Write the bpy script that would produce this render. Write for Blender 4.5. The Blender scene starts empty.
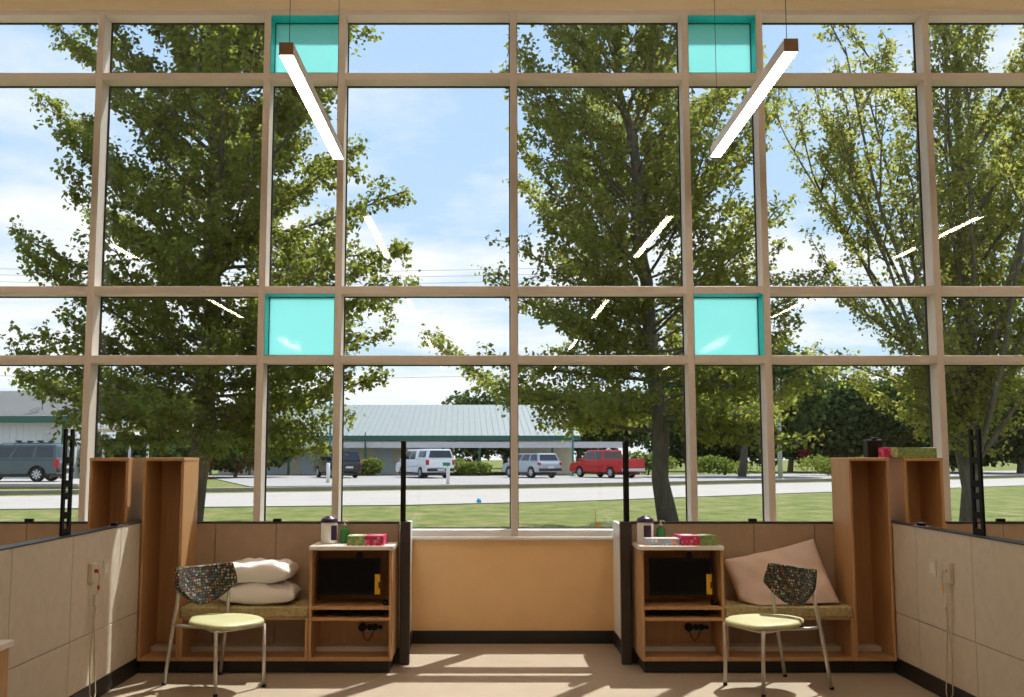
import bpy, bmesh, math, random
import numpy as np
from mathutils import Vector, Matrix

random.seed(7)
RNG = np.random.default_rng(11)
R = math.radians
scene = bpy.context.scene
COL = scene.collection

# ------------------------------------------------------------------ camera model
H = 1.55                      # eye height
D = 8.64                      # distance to the inner face of the window wall
FPX = 1020.0
PITCH = math.atan(106.5 / FPX)
VX = 487.0                    # image column straight ahead of the camera
CX = -(514.6 - VX) * (D * math.cos(PITCH)) / FPX   # the camera stands a little left of the centre mullion


def zz(y, Y):
    """height of the point at depth Y seen on image row y"""
    return H + Y * math.tan(PITCH + math.atan((348.5 - y) / FPX))


def xx(x, y, Y):
    z = zz(y, Y) - H
    return CX + (x - VX) * (Y * math.cos(PITCH) + z * math.sin(PITCH)) / FPX


# ------------------------------------------------------------------ materials
MATS = {}


def newmat(name):
    m = bpy.data.materials.new(name)
    m.use_nodes = True
    nt = m.node_tree
    for n in list(nt.nodes):
        nt.nodes.remove(n)
    out = nt.nodes.new('ShaderNodeOutputMaterial')
    MATS[name] = m
    return m, nt, out


def N(nt, t, **kw):
    n = nt.nodes.new('ShaderNode' + t)
    for k, v in kw.items():
        if k in n.inputs.keys():
            n.inputs[k].default_value = v
        else:
            setattr(n, k, v)
    return n


def ramp(nt, stops):
    n = nt.nodes.new('ShaderNodeValToRGB')
    e = n.color_ramp.elements
    while len(e) < len(stops):
        e.new(0.5)
    for el, (p, c) in zip(e, stops):
        el.position = p
        el.color = (*c, 1)
    return n


def plain(name, col, rough=0.5, metal=0.0, var=0.08, scale=6.0, bump=0.0, bscale=60.0, spec=0.5, coords='Object', stretch=(1, 1, 1)):
    m, nt, out = newmat(name)
    b = N(nt, 'BsdfPrincipled', Roughness=rough, Metallic=metal)
    b.inputs['Specular IOR Level'].default_value = spec
    tc = N(nt, 'TexCoord')
    mp = N(nt, 'Mapping')
    mp.inputs['Scale'].default_value = stretch
    nt.links.new(tc.outputs[coords], mp.inputs[0])
    nz = N(nt, 'TexNoise', Scale=scale, Detail=5.0)
    nt.links.new(mp.outputs[0], nz.inputs['Vector'])
    lo = tuple(max(0, c * (1 - var)) for c in col)
    hi = tuple(min(1, c * (1 + var)) for c in col)
    r = ramp(nt, [(0.3, lo), (0.7, hi)])
    nt.links.new(nz.outputs[0], r.inputs[0])
    nt.links.new(r.outputs[0], b.inputs['Base Color'])
    if bump:
        n2 = N(nt, 'TexNoise', Scale=bscale, Detail=3.0)
        nt.links.new(mp.outputs[0], n2.inputs['Vector'])
        bp = N(nt, 'Bump', Strength=bump, Distance=0.01)
        nt.links.new(n2.outputs[0], bp.inputs['Height'])
        nt.links.new(bp.outputs[0], b.inputs['Normal'])
    nt.links.new(b.outputs[0], out.inputs[0])
    return m


def wood(name, col, dark):
    m, nt, out = newmat(name)
    b = N(nt, 'BsdfPrincipled', Roughness=0.42)
    tc = N(nt, 'TexCoord')
    mp = N(nt, 'Mapping')
    mp.inputs['Scale'].default_value = (30, 30, 1.6)
    nt.links.new(tc.outputs['Object'], mp.inputs[0])
    nz = N(nt, 'TexNoise', Scale=1.6, Detail=6.0, Roughness=0.65)
    nt.links.new(mp.outputs[0], nz.inputs['Vector'])
    r = ramp(nt, [(0.3, dark), (0.5, tuple((a + c) / 2 for a, c in zip(col, dark))), (0.72, col)])
    nt.links.new(nz.outputs[0], r.inputs[0])
    nt.links.new(r.outputs[0], b.inputs['Base Color'])
    nt.links.new(b.outputs[0], out.inputs[0])
    return m


def glassmat(name, tint, base=0.05, amp=0.95):
    """clear thin glazing: see-through with mirror reflections that rise at grazing angles"""
    m, nt, out = newmat(name)
    lw = N(nt, 'LayerWeight')
    lw.inputs['Blend'].default_value = 0.5
    p = N(nt, 'Math', operation='POWER')
    nt.links.new(lw.outputs['Facing'], p.inputs[0])
    p.inputs[1].default_value = 5.0
    ma = N(nt, 'Math', operation='MULTIPLY_ADD')
    nt.links.new(p.outputs[0], ma.inputs[0])
    ma.inputs[1].default_value = amp
    ma.inputs[2].default_value = base
    t = N(nt, 'BsdfTransparent', Color=(*tint, 1))
    g = N(nt, 'BsdfGlossy', Color=(1, 1, 1, 1), Roughness=0.0)
    mix = N(nt, 'MixShader')
    nt.links.new(ma.outputs[0], mix.inputs[0])
    nt.links.new(t.outputs[0], mix.inputs[1])
    nt.links.new(g.outputs[0], mix.inputs[2])
    nt.links.new(mix.outputs[0], out.inputs[0])
    return m


def emitmat(name, col, s):
    m, nt, out = newmat(name)
    e = N(nt, 'Emission', Color=(*col, 1), Strength=s)
    nt.links.new(e.outputs[0], out.inputs[0])
    return m


def leafmat(name, cols, trans, tfac=0.5):
    m, nt, out = newmat(name)
    gi = N(nt, 'NewGeometry')
    r = ramp(nt, [(i / (len(cols) - 1), c) for i, c in enumerate(cols)])
    nt.links.new(gi.outputs['Random Per Island'], r.inputs[0])
    d = N(nt, 'BsdfDiffuse')
    nt.links.new(r.outputs[0], d.inputs[0])
    t = N(nt, 'BsdfTranslucent')
    mul = N(nt, 'MixRGB', blend_type='MIX')
    mul.inputs[0].default_value = 0.6
    nt.links.new(r.outputs[0], mul.inputs[1])
    mul.inputs[2].default_value = (*trans, 1)
    nt.links.new(mul.outputs[0], t.inputs[0])
    mx = N(nt, 'MixShader')
    mx.inputs[0].default_value = tfac
    nt.links.new(d.outputs[0], mx.inputs[1])
    nt.links.new(t.outputs[0], mx.inputs[2])
    nt.links.new(mx.outputs[0], out.inputs[0])
    return m


def specked(name, base, specks, scale, rough=0.8, thresh=0.5):
    """woven fabric with small coloured dashes"""
    m, nt, out = newmat(name)
    b = N(nt, 'BsdfPrincipled', Roughness=rough)
    tc = N(nt, 'TexCoord')
    v = N(nt, 'TexVoronoi', Scale=scale)
    v.inputs['Randomness'].default_value = 0.35
    nt.links.new(tc.outputs['Object'], v.inputs['Vector'])
    sep = N(nt, 'SeparateColor')
    nt.links.new(v.outputs['Color'], sep.inputs[0])
    r = ramp(nt, [(i / len(specks), c) for i, c in enumerate(specks)])
    r.color_ramp.interpolation = 'CONSTANT'
    nt.links.new(sep.outputs[0], r.inputs[0])
    lt = N(nt, 'Math', operation='LESS_THAN')
    nt.links.new(v.outputs['Distance'], lt.inputs[0])
    lt.inputs[1].default_value = thresh
    mx = N(nt, 'MixRGB')
    nt.links.new(lt.outputs[0], mx.inputs[0])
    mx.inputs[1].default_value = (*base, 1)
    nt.links.new(r.outputs[0], mx.inputs[2])
    nt.links.new(mx.outputs[0], b.inputs['Base Color'])
    nt.links.new(b.outputs[0], out.inputs[0])
    return m


M_floor = plain('vinyl floor', (0.40, 0.323, 0.243), 0.42, var=0.05, scale=3.0, spec=0.3)
M_base = plain('black rubber base', (0.012, 0.011, 0.010), 0.5)
M_wall = plain('tan paint', (0.79, 0.52, 0.262), 0.75, var=0.03)
M_soffit = plain('cream paint', (0.74, 0.63, 0.45), 0.75, var=0.02)
M_ceil = plain('ceiling panel', (0.55, 0.46, 0.34), 0.8, var=0.03)
M_roomwall = plain('room paint', (0.60, 0.51, 0.40), 0.8, var=0.02)
M_alu = plain('pale anodised frame', (0.64, 0.585, 0.53), 0.45, var=0.02, spec=0.4)
M_gasket = plain('black gasket', (0.02, 0.02, 0.02), 0.6)
M_sill = plain('white sill', (0.80, 0.80, 0.80), 0.4, var=0.02)
M_glass = glassmat('clear glazing', (0.94, 0.955, 0.945), 0.026, 0.9)
M_wood = wood('maple laminate', (0.56, 0.325, 0.155), (0.45, 0.245, 0.105))
M_panel = plain('beige panel fabric', (0.62, 0.54, 0.43), 0.85, var=0.05, scale=14, bump=0.15, bscale=500)
M_panel_shade = plain('shade-toned panel fabric', (0.41, 0.305, 0.215), 0.85, var=0.05, scale=14, bump=0.15, bscale=500)  # partition fabric again, alcove shade put into a darker colour
M_groove = plain('panel seam', (0.10, 0.085, 0.07), 0.8)
M_dark = plain('dark bronze metal', (0.035, 0.027, 0.022), 0.45)
M_black = plain('black metal', (0.008, 0.008, 0.008), 0.6, spec=0.2)
M_blackpl = plain('black plastic', (0.008, 0.008, 0.009), 0.5, spec=0.2)
M_screen = plain('dark screen', (0.004, 0.004, 0.005), 0.25, var=0.0, spec=0.15)
M_counter = plain('white laminate', (0.76, 0.72, 0.68), 0.35, var=0.02)
M_white = plain('white plastic', (0.78, 0.76, 0.72), 0.4, var=0.02)
M_ivory = plain('ivory plastic', (0.66, 0.58, 0.46), 0.45, var=0.02)
M_grey = plain('grey metal', (0.40, 0.36, 0.30), 0.4, var=0.03)
M_strip = plain('pale grey metal', (0.58, 0.53, 0.46), 0.5, var=0.03)
M_chrome = plain('satin steel', (0.52, 0.48, 0.43), 0.32, metal=0.55, var=0.03)
M_seat = plain('pale lime vinyl', (0.45, 0.44, 0.235), 0.5, var=0.03)
M_chairback = specked('woven chair fabric', (0.018, 0.016, 0.016), [(0.20, 0.055, 0.03), (0.36, 0.31, 0.19), (0.07, 0.10, 0.06), (0.28, 0.31, 0.30), (0.10, 0.09, 0.07), (0.24, 0.17, 0.04), (0.05, 0.09, 0.12), (0.05, 0.045, 0.04)], 54, thresh=0.46)
M_cushion = specked('olive patterned fabric', (0.40, 0.34, 0.165), [(0.47, 0.40, 0.20), (0.33, 0.28, 0.12), (0.43, 0.31, 0.15)], 45, thresh=0.45)
M_pillow = plain('white pillowcase', (0.80, 0.76, 0.745), 0.85, var=0.03, scale=5, bump=0.35, bscale=9)
M_pillow_shade = plain('shade-tinted pillowcase', (0.70, 0.545, 0.475), 0.85, var=0.04, scale=5, bump=0.5, bscale=8)  # white pillowcase with warm shade put into the colour as pink
M_yellow = plain('yellow tag', (0.85, 0.48, 0.02), 0.5, var=0.02)
M_purple = plain('purple plastic', (0.035, 0.012, 0.06), 0.35)
M_green = plain('green bottle', (0.045, 0.22, 0.055), 0.25)
M_boxgreen = specked('green printed card', (0.24, 0.36, 0.12), [(0.32, 0.45, 0.18), (0.18, 0.28, 0.09), (0.42, 0.40, 0.18)], 40, 0.5)
M_boxpink = specked('pink printed card', (0.62, 0.035, 0.13), [(0.75, 0.14, 0.30), (0.50, 0.02, 0.08), (0.72, 0.30, 0.40)], 40, 0.5)
M_boxblue = specked('blue floral card', (0.38, 0.46, 0.60), [(0.85, 0.30, 0.05), (0.65, 0.70, 0.75), (0.25, 0.38, 0.62), (0.80, 0.75, 0.6)], 38, 0.5)
M_red = plain('red plastic', (0.45, 0.02, 0.02), 0.4)
M_lamp = plain('white lamp housing', (0.86, 0.80, 0.77), 0.4, var=0.02)
M_cable = plain('beige cord', (0.50, 0.42, 0.30), 0.5)
M_cap_shade = plain('shade-toned end cap', (0.42, 0.27, 0.20), 0.45, var=0.03)  # white aluminium, its pinkish shading put into the colour


def tealmat():
    m, nt, out = newmat('teal translucent panel')
    t = N(nt, 'BsdfTranslucent', Color=(0.60, 1.0, 1.0, 1))
    d = N(nt, 'BsdfDiffuse', Color=(0.03, 0.52, 0.52, 1))
    g = N(nt, 'BsdfGlossy', Color=(1, 1, 1, 1), Roughness=0.05)
    tc = N(nt, 'TexCoord')
    nz = N(nt, 'TexNoise', Scale=2.0)
    nt.links.new(tc.outputs['Object'], nz.inputs['Vector'])
    mx = N(nt, 'MixShader')
    ma = N(nt, 'Math', operation='MULTIPLY_ADD')
    ma.inputs[1].default_value = -0.1
    ma.inputs[2].default_value = 0.27
    nt.links.new(nz.outputs[0], ma.inputs[0])
    nt.links.new(ma.outputs[0], mx.inputs[0])
    nt.links.new(t.outputs[0], mx.inputs[1])
    nt.links.new(d.outputs[0], mx.inputs[2])
    m2 = N(nt, 'MixShader')
    m2.inputs[0].default_value = 0.05
    nt.links.new(mx.outputs[0], m2.inputs[1])
    nt.links.new(g.outputs[0], m2.inputs[2])
    nt.links.new(m2.outputs[0], out.inputs[0])
    return m


M_teal = tealmat()
M_tealpaint = plain('teal liner', (0.01, 0.50, 0.48), 0.4, var=0.02)
M_emit = emitmat('lamp diffuser', (1.0, 0.82, 0.64), 24.0)
M_upfill = emitmat('added uplight fill', (1.0, 0.84, 0.66), 24.0)  # added fill glow for ceiling and room, not a known lamp part

# outdoors
M_grass_m = None


def grassmat():
    m, nt, out = newmat('mown lawn')
    b = N(nt, 'BsdfPrincipled', Roughness=0.9)
    b.inputs['Specular IOR Level'].default_value = 0.1
    tc = N(nt, 'TexCoord')
    mp = N(nt, 'Mapping')
    mp.inputs['Scale'].default_value = (1.0, 0.8, 1)
    nt.links.new(tc.outputs['Object'], mp.inputs[0])
    n1 = N(nt, 'TexNoise', Scale=1.1, Detail=10.0, Roughness=0.78)
    nt.links.new(mp.outputs[0], n1.inputs['Vector'])
    r = ramp(nt, [(0.38, (0.075, 0.10, 0.02)), (0.47, (0.125, 0.15, 0.033)), (0.54, (0.17, 0.17, 0.05)), (0.62, (0.26, 0.205, 0.11))])
    nt.links.new(n1.outputs[0], r.inputs[0])
    nt.links.new(r.outputs[0], b.inputs['Base Color'])
    nt.links.new(b.outputs[0], out.inputs[0])
    return m


M_grass = grassmat()
M_road = plain('pale concrete', (0.345, 0.305, 0.27), 0.9, var=0.06, scale=0.6)
M_lot = plain('pale asphalt', (0.29, 0.265, 0.245), 0.9, var=0.08, scale=0.4)
M_curb = plain('concrete curb', (0.30, 0.24, 0.19), 0.9)
M_bark = plain('grey bark', (0.12, 0.105, 0.08), 0.9, var=0.35, scale=5, bump=0.6, bscale=20, stretch=(3, 3, 0.6))
M_leaf_a = leafmat('maple leaves dark', [(0.06, 0.085, 0.02), (0.095, 0.125, 0.028), (0.13, 0.155, 0.036), (0.18, 0.165, 0.05)], (0.48, 0.52, 0.08), 0.50)
M_leaf_b = leafmat('maple leaves light', [(0.07, 0.10, 0.024), (0.115, 0.145, 0.034), (0.155, 0.18, 0.045), (0.20, 0.18, 0.055)], (0.56, 0.58, 0.11), 0.53)
M_leaf_c = leafmat('ash leaves', [(0.09, 0.12, 0.03), (0.13, 0.16, 0.04), (0.18, 0.20, 0.055), (0.22, 0.19, 0.06)], (0.66, 0.65, 0.14), 0.58)
M_leaf_far = leafmat('distant leaves', [(0.035, 0.06, 0.03), (0.05, 0.085, 0.035), (0.075, 0.11, 0.04)], (0.14, 0.20, 0.05), 0.3)
M_leaf_bush = leafmat('bush leaves', [(0.12, 0.17, 0.035), (0.18, 0.24, 0.05), (0.24, 0.29, 0.07)], (0.30, 0.36, 0.06), 0.35)
M_metalroof = plain('pale green metal roof', (0.205, 0.225, 0.21), 0.5, var=0.05, scale=2)
M_fascia = plain('dark green fascia', (0.02, 0.105, 0.075), 0.5)
M_bwall = plain('beige siding', (0.66, 0.57, 0.46), 0.85, var=0.08, scale=1.2)
M_bdoor = plain('blue grey panel', (0.50, 0.55, 0.60), 0.7)
M_beam = plain('white painted beam', (0.62, 0.60, 0.60), 0.6)
M_hwall = plain('white siding', (0.68, 0.70, 0.74), 0.8, var=0.04)
M_shingle = plain('grey shingles', (0.125, 0.12, 0.115), 0.95, var=0.2, scale=8)
M_polegrey = plain('weathered grey pole', (0.36, 0.40, 0.37), 0.7)
M_poleteal = plain('teal painted pole', (0.02, 0.22, 0.19), 0.5)
M_wire = plain('power line', (0.03, 0.03, 0.035), 0.6)
M_bluelit = plain('bright blue plastic', (0.08, 0.45, 0.85), 0.5)
M_orange = plain('orange flag', (0.9, 0.35, 0.03), 0.6)
M_tyre = plain('tyre rubber', (0.012, 0.012, 0.012), 0.8)
M_rim = plain('alloy wheel', (0.55, 0.55, 0.55), 0.3, metal=0.4)
M_carglass = plain('car glass', (0.015, 0.02, 0.025), 0.06, var=0.0, spec=0.8)
M_tail = plain('red tail lamp', (0.45, 0.01, 0.015), 0.2)
M_trim = plain('dark car trim', (0.02, 0.02, 0.02), 0.5)
M_plate = plain('number plate', (0.6, 0.6, 0.62), 0.5)
M_carwhite = plain('white car paint', (0.82, 0.82, 0.83), 0.25, var=0.0)
M_carred = plain('red car paint', (0.52, 0.018, 0.018), 0.25, var=0.0)
M_carsilver = plain('silver car paint', (0.42, 0.46, 0.50), 0.25, metal=0.3, var=0.0)
M_carblack = plain('dark car paint', (0.022, 0.024, 0.028), 0.2, var=0.0)
M_carblue = plain('blue grey car paint', (0.085, 0.115, 0.125), 0.25, metal=0.2, var=0.0)
M_sign = plain('green sign', (0.03, 0.25, 0.12), 0.5)
M_wallcream = plain('exterior render', (0.5, 0.44, 0.36), 0.85)


# ------------------------------------------------------------------ mesh building
class MB:
    def __init__(self):
        self.v = []
        self.f = []
        self.sm = []

    def add(self, vs, fs, smooth=False):
        o = len(self.v)
        self.v.extend([tuple(p) for p in vs])
        for f in fs:
            self.f.append([i + o for i in f])
            self.sm.append(smooth)
        return self

    def box(self, x0, x1, y0, y1, z0, z1):
        if x0 > x1: x0, x1 = x1, x0
        if y0 > y1: y0, y1 = y1, y0
        if z0 > z1: z0, z1 = z1, z0
        v = [(x0, y0, z0), (x1, y0, z0), (x1, y1, z0), (x0, y1, z0), (x0, y0, z1), (x1, y0, z1), (x1, y1, z1), (x0, y1, z1)]
        return self.add(v, [(0, 3, 2, 1), (4, 5, 6, 7), (0, 1, 5, 4), (1, 2, 6, 5), (2, 3, 7, 6), (3, 0, 4, 7)])

    def hexa(self, b, t):
        """bottom and top quads (each ccw seen from above)"""
        return self.add(list(b) + list(t), [(0, 3, 2, 1), (4, 5, 6, 7), (0, 1, 5, 4), (1, 2, 6, 5), (2, 3, 7, 6), (3, 0, 4, 7)])

    def tube(self, pts, r, n=8, cap=True):
        pts = [Vector(p) for p in pts]
        if not hasattr(r, '__len__'):
            r = [r] * len(pts)
        vs, fs = [], []
        prev = None
        for i, p in enumerate(pts):
            a = pts[max(i - 1, 0)]
            b = pts[min(i + 1, len(pts) - 1)]
            d = (b - a)
            d = d.normalized() if d.length > 1e-9 else Vector((0, 0, 1))
            if prev is None:
                u = d.orthogonal().normalized()
            else:
                u = (prev - d * prev.dot(d))
                u = u.normalized() if u.length > 1e-6 else d.orthogonal().normalized()
            prev = u
            w = d.cross(u)
            for k in range(n):
                a_ = 2 * math.pi * k / n
                vs.append(p + (u * math.cos(a_) + w * math.sin(a_)) * r[i])
        for i in range(len(pts) - 1):
            for k in range(n):
                k2 = (k + 1) % n
                fs.append((i * n + k, i * n + k2, (i + 1) * n + k2, (i + 1) * n + k))
        self.add(vs, fs, True)
        if cap:
            o = len(self.v) - len(vs)
            self.f.append([o + k for k in range(n)][::-1]); self.sm.append(False)
            self.f.append([o + (len(pts) - 1) * n + k for k in range(n)]); self.sm.append(False)
        return self

    def lathe(self, prof, c=(0, 0, 0), n=20, axis='z'):
        vs, fs = [], []
        for (r, z) in prof:
            for k in range(n):
                a = 2 * math.pi * k / n
                p = (r * math.cos(a), r * math.sin(a), z)
                if axis == 'y':
                    p = (p[0], p[2], -p[1])
                elif axis == 'x':
                    p = (p[2], p[0], p[1])
                vs.append((c[0] + p[0], c[1] + p[1], c[2] + p[2]))
        m = len(prof)
        for i in range(m - 1):
            for k in range(n):
                k2 = (k + 1) % n
                fs.append((i * n + k, i * n + k2, (i + 1) * n + k2, (i + 1) * n + k))
        self.add(vs, fs, True)
        o = len(self.v) - len(vs)
        if prof[0][0] > 1e-5:
            self.f.append([o + k for k in range(n)][::-1]); self.sm.append(False)
        if prof[-1][0] > 1e-5:
            self.f.append([o + (m - 1) * n + k for k in range(n)]); self.sm.append(False)
        return self

    def prism_y(self, poly, y0, y1):
        """(x,z) polygon extruded along y"""
        n = len(poly)
        vs = [(x, y0, z) for x, z in poly] + [(x, y1, z) for x, z in poly]
        fs = [list(range(n)), [n + i for i in range(n)][::-1]]
        for i in range(n):
            j = (i + 1) % n
            fs.append((j, i, n + i, n + j))
        return self.add(vs, fs)

    def build(self, name, mat, parent=None, bevel=0.0, seg=2, loc=None):
        me = bpy.data.meshes.new(name)
        me.from_pydata(self.v, [], self.f)
        me.polygons.foreach_set('use_smooth', self.sm)
        bm = bmesh.new()
        bm.from_mesh(me)
        bmesh.ops.recalc_face_normals(bm, faces=bm.faces)
        bm.to_mesh(me)
        bm.free()
        me.materials.append(mat)
        o = bpy.data.objects.new(name, me)
        COL.objects.link(o)
        if parent is not None:
            o.parent = parent
        if loc is not None:
            o.location = loc
        if bevel:
            md = o.modifiers.new('bevel', 'BEVEL')
            md.width = bevel
            md.segments = seg
            md.limit_method = 'ANGLE'
            md.angle_limit = R(35)
        return o


def np_mesh(name, verts, faces_flat, fsize, mat, parent=None, smooth=False):
    me = bpy.data.meshes.new(name)
    nv = len(verts)
    nf = len(faces_flat) // fsize
    me.vertices.add(nv)
    me.vertices.foreach_set('co', verts.astype(np.float32).ravel())
    me.loops.add(nf * fsize)
    me.loops.foreach_set('vertex_index', faces_flat.astype(np.int32))
    me.polygons.add(nf)
    me.polygons.foreach_set('loop_start', np.arange(0, nf * fsize, fsize, dtype=np.int32))
    me.update(calc_edges=True)
    me.validate()
    me.materials.append(mat)
    o = bpy.data.objects.new(name, me)
    COL.objects.link(o)
    if parent is not None:
        o.parent = parent
    return o


def tag(o, label, cat, group=None, kind=None):
    o['label'] = label
    o['category'] = cat
    if group: o['group'] = group
    if kind: o['kind'] = kind
    return o


def struct(o, label=None):
    o['kind'] = 'structure'
    if label: o['label'] = label
    return o


def thing(name, label, cat, loc=(0, 0, 0), rz=0.0, group=None):
    o = bpy.data.objects.new(name, None)
    COL.objects.link(o)
    o.empty_display_size = 0.1
    o.location = loc
    o.rotation_euler = (0, 0, rz)
    return tag(o, label, cat, group)


def copy_thing(root, loc=None, rz=None, label=None):
    def rec(o, parent):
        c = o.copy()
        COL.objects.link(c)
        if parent is not None:
            c.parent = parent
        for ch in [x for x in bpy.data.objects if x.parent == o]:
            rec(ch, c)
        return c
    c = rec(root, None)
    if loc is not None: c.location = loc
    if rz is not None: c.rotation_euler = (0, 0, rz)
    if label: c['label'] = label
    return c


# ================================================================== ROOM SHELL
RX = 6.7
Y_BACK = -12.0
ZC = 5.575
struct(MB().box(-RX, RX, Y_BACK, D + 0.25, -0.12, 0).build('floor', M_floor))
struct(MB().box(-RX, RX, Y_BACK, D - 0.02, ZC, ZC + 0.15).build('ceiling', M_ceil))
struct(MB().box(-RX - 0.2, RX + 0.2, D, D + 0.24, 0, 0.862).build('wall_front', M_wall))
struct(MB().box(-RX - 0.2, RX + 0.2, D - 0.02, D + 0.30, 5.452, ZC + 0.2).build('wall_header', M_soffit))
struct(MB().box(-RX - 0.2, -RX, Y_BACK, D + 0.24, -0.12, ZC + 0.2).build('wall_left', M_roomwall))
struct(MB().box(RX, RX + 0.2, Y_BACK, D + 0.24, -0.12, ZC + 0.2).build('wall_right', M_roomwall))
struct(MB().box(-RX - 0.2, RX + 0.2, Y_BACK - 0.2, Y_BACK, -0.12, ZC + 0.2).build('wall_back', M_roomwall))
struct(MB().box(-0.85, 0.81, D - 0.014, D - 0.0005, 0.0, 0.105).build('baseboard_front', M_base, bevel=0.003))
struct(MB().box(-RX, RX, D - 0.035, D + 0.02, 0.847, 0.872).build('trim_1', M_sill, bevel=0.006), 'white window sill ledge over the tan wall')
# roof edge outside, shading the top row of panes
struct(MB().box(-RX - 0.2, RX + 0.2, D + 0.30, D + 0.37, 5.60, ZC + 0.35).build('trim_2', M_fascia))

GY = D + 0.175                 # glass plane
MX = [-6.60, -5.13, -3.63, -2.163, -1.507, 0.0, 1.507, 2.163, 3.63, 5.13, 6.60]
TR = [(0.866, 0.926), (2.326, 2.394), (2.924, 2.990), (4.820, 4.882), (5.408, 5.452)]
HW = 0.029
tn = 3
for x in MX:
    m = MB().box(x - HW, x + HW, D, GY + 0.02, TR[0][0], TR[4][1])
    struct(m.build('trim_%d' % tn, M_alu, bevel=0.003, seg=1), 'upright window mullion')
    tn += 1
for i in range(len(MX) - 1):
    x0, x1 = MX[i] + HW, MX[i + 1] - HW
    w = bpy.data.objects.new('window_%d' % (i + 1), None)
    COL.objects.link(w)
    w.location = (0, 0, 0)
    struct(w)
    for k, (z0, z1) in enumerate(TR):
        MB().box(x0 + 0.0005, x1 - 0.0005, D + 0.001, GY + 0.018, z0, z1).build('transom', M_sill if k == 0 else M_alu, w, bevel=0.003, seg=1)
    for k in range(4):
        z0, z1 = TR[k][1], TR[k + 1][0]
        teal = (i in (3, 6)) and k in (1, 3)
        g = MB()
        b = 0.009
        g.box(x0, x0 + b, GY - 0.012, GY + 0.012, z0, z1).box(x1 - b, x1, GY - 0.012, GY + 0.012, z0, z1)
        g.box(x0 + b, x1 - b, GY - 0.012, GY + 0.012, z0, z0 + b).box(x0 + b, x1 - b, GY - 0.012, GY + 0.012, z1 - b, z1)
        g.build('gasket', M_gasket, w)
        if teal:
            p = MB().box(x0 + b, x1 - b, GY - 0.004, GY + 0.004, z0 + b, z1 - b).build('pane', M_teal, w)
            p['label'] = 'opaque teal pane'
            l = MB()
            t = 0.004
            l.box(x0 + .0006, x0 + t, D + 0.004, GY - 0.013, z0, z1).box(x1 - t, x1 - .0006, D + 0.004, GY - 0.013, z0, z1)
            l.box(x0 + t, x1 - t, D + 0.004, GY - 0.013, z1 - t, z1 - .0006).box(x0 + t, x1 - t, D + 0.004, GY - 0.013, z0 + .0006, z0 + t)
            l.build('liner', M_tealpaint, w)
        else:
            MB().box(x0 + b, x1 - b, GY - 0.011, GY + 0.011, z0 + b, z1 - b).build('pane', M_glass, w)

# ================================================================== PENDANT LAMPS
def pendant(x, y0, y1, z, label, x1=None):
    t = thing('pendant_lamp', label, 'lamp', (x, (y0 + y1) / 2, z), 0, 'linear pendant lamps')
    L = (y1 - y0) / 2
    w, h = 0.041, 0.078
    MB().box(-w, w, -L + 0.006, L - 0.006, 0.004, h).build('housing', M_lamp, t, bevel=0.003)
    MB().box(-w + 0.004, w - 0.004, -L + 0.01, L - 0.01, -0.001, 0.006).build('diffuser', M_emit, t)
    MB().box(-w + 0.006, w - 0.006, -L + 0.12, L - 0.12, h - 0.004, h + 0.003).build('added_uplight', M_upfill, t)  # unseen glowing strip on top, added to brighten the room
    for s in (-1, 1):
        MB().box(-w - 0.001, w + 0.001, s * (L - 0.006), s * L, 0.0, h + 0.001).build('end_cap', M_cap_shade, t, bevel=0.002)
        MB().tube([(0, s * (L - 0.09), h), (0, s * (L - 0.09), ZC - z)], 0.0022, 6).build('suspension_cable', M_dark, t)
        MB().lathe([(0.0, ZC - z - 0.03), (0.045, ZC - z - 0.028), (0.05, ZC - z - 0.001)], (0, s * (L - 0.09), 0), 14).build('canopy', M_lamp, t)
    if x1 is not None:
        t.rotation_euler = (0, 0, -math.atan2(x1 - x, L))
    return t


ZL = 3.87
pendant(-1.405, 5.74, 7.85, ZL, 'lit white linear pendant lamp hanging above the chair with the stacked pillows')
pendant(1.55, 5.71, 7.82, ZL + 0.01, 'lit white linear pendant lamp hanging above the right side of the window', 1.565)
rear = 'white linear pendant lamp further back in the room, mirrored in the window glass'
for (x, y0) in [(-4.4, 5.72), (4.6, 5.72)] + [(x_, y_) for y_ in (0.4, -4.9, -10.2) for x_ in (-4.4, -1.43, 1.58, 4.6)]:
    pendant(x, y0, y0 + 2.1, ZL, rear)

# ================================================================== ALCOVE FURNITURE
YF = 7.45      # furniture fronts
YB = 7.83      # front face of the low back panels
PT = 1.05      # partition height
PS = 1.068     # long side partitions


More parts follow.
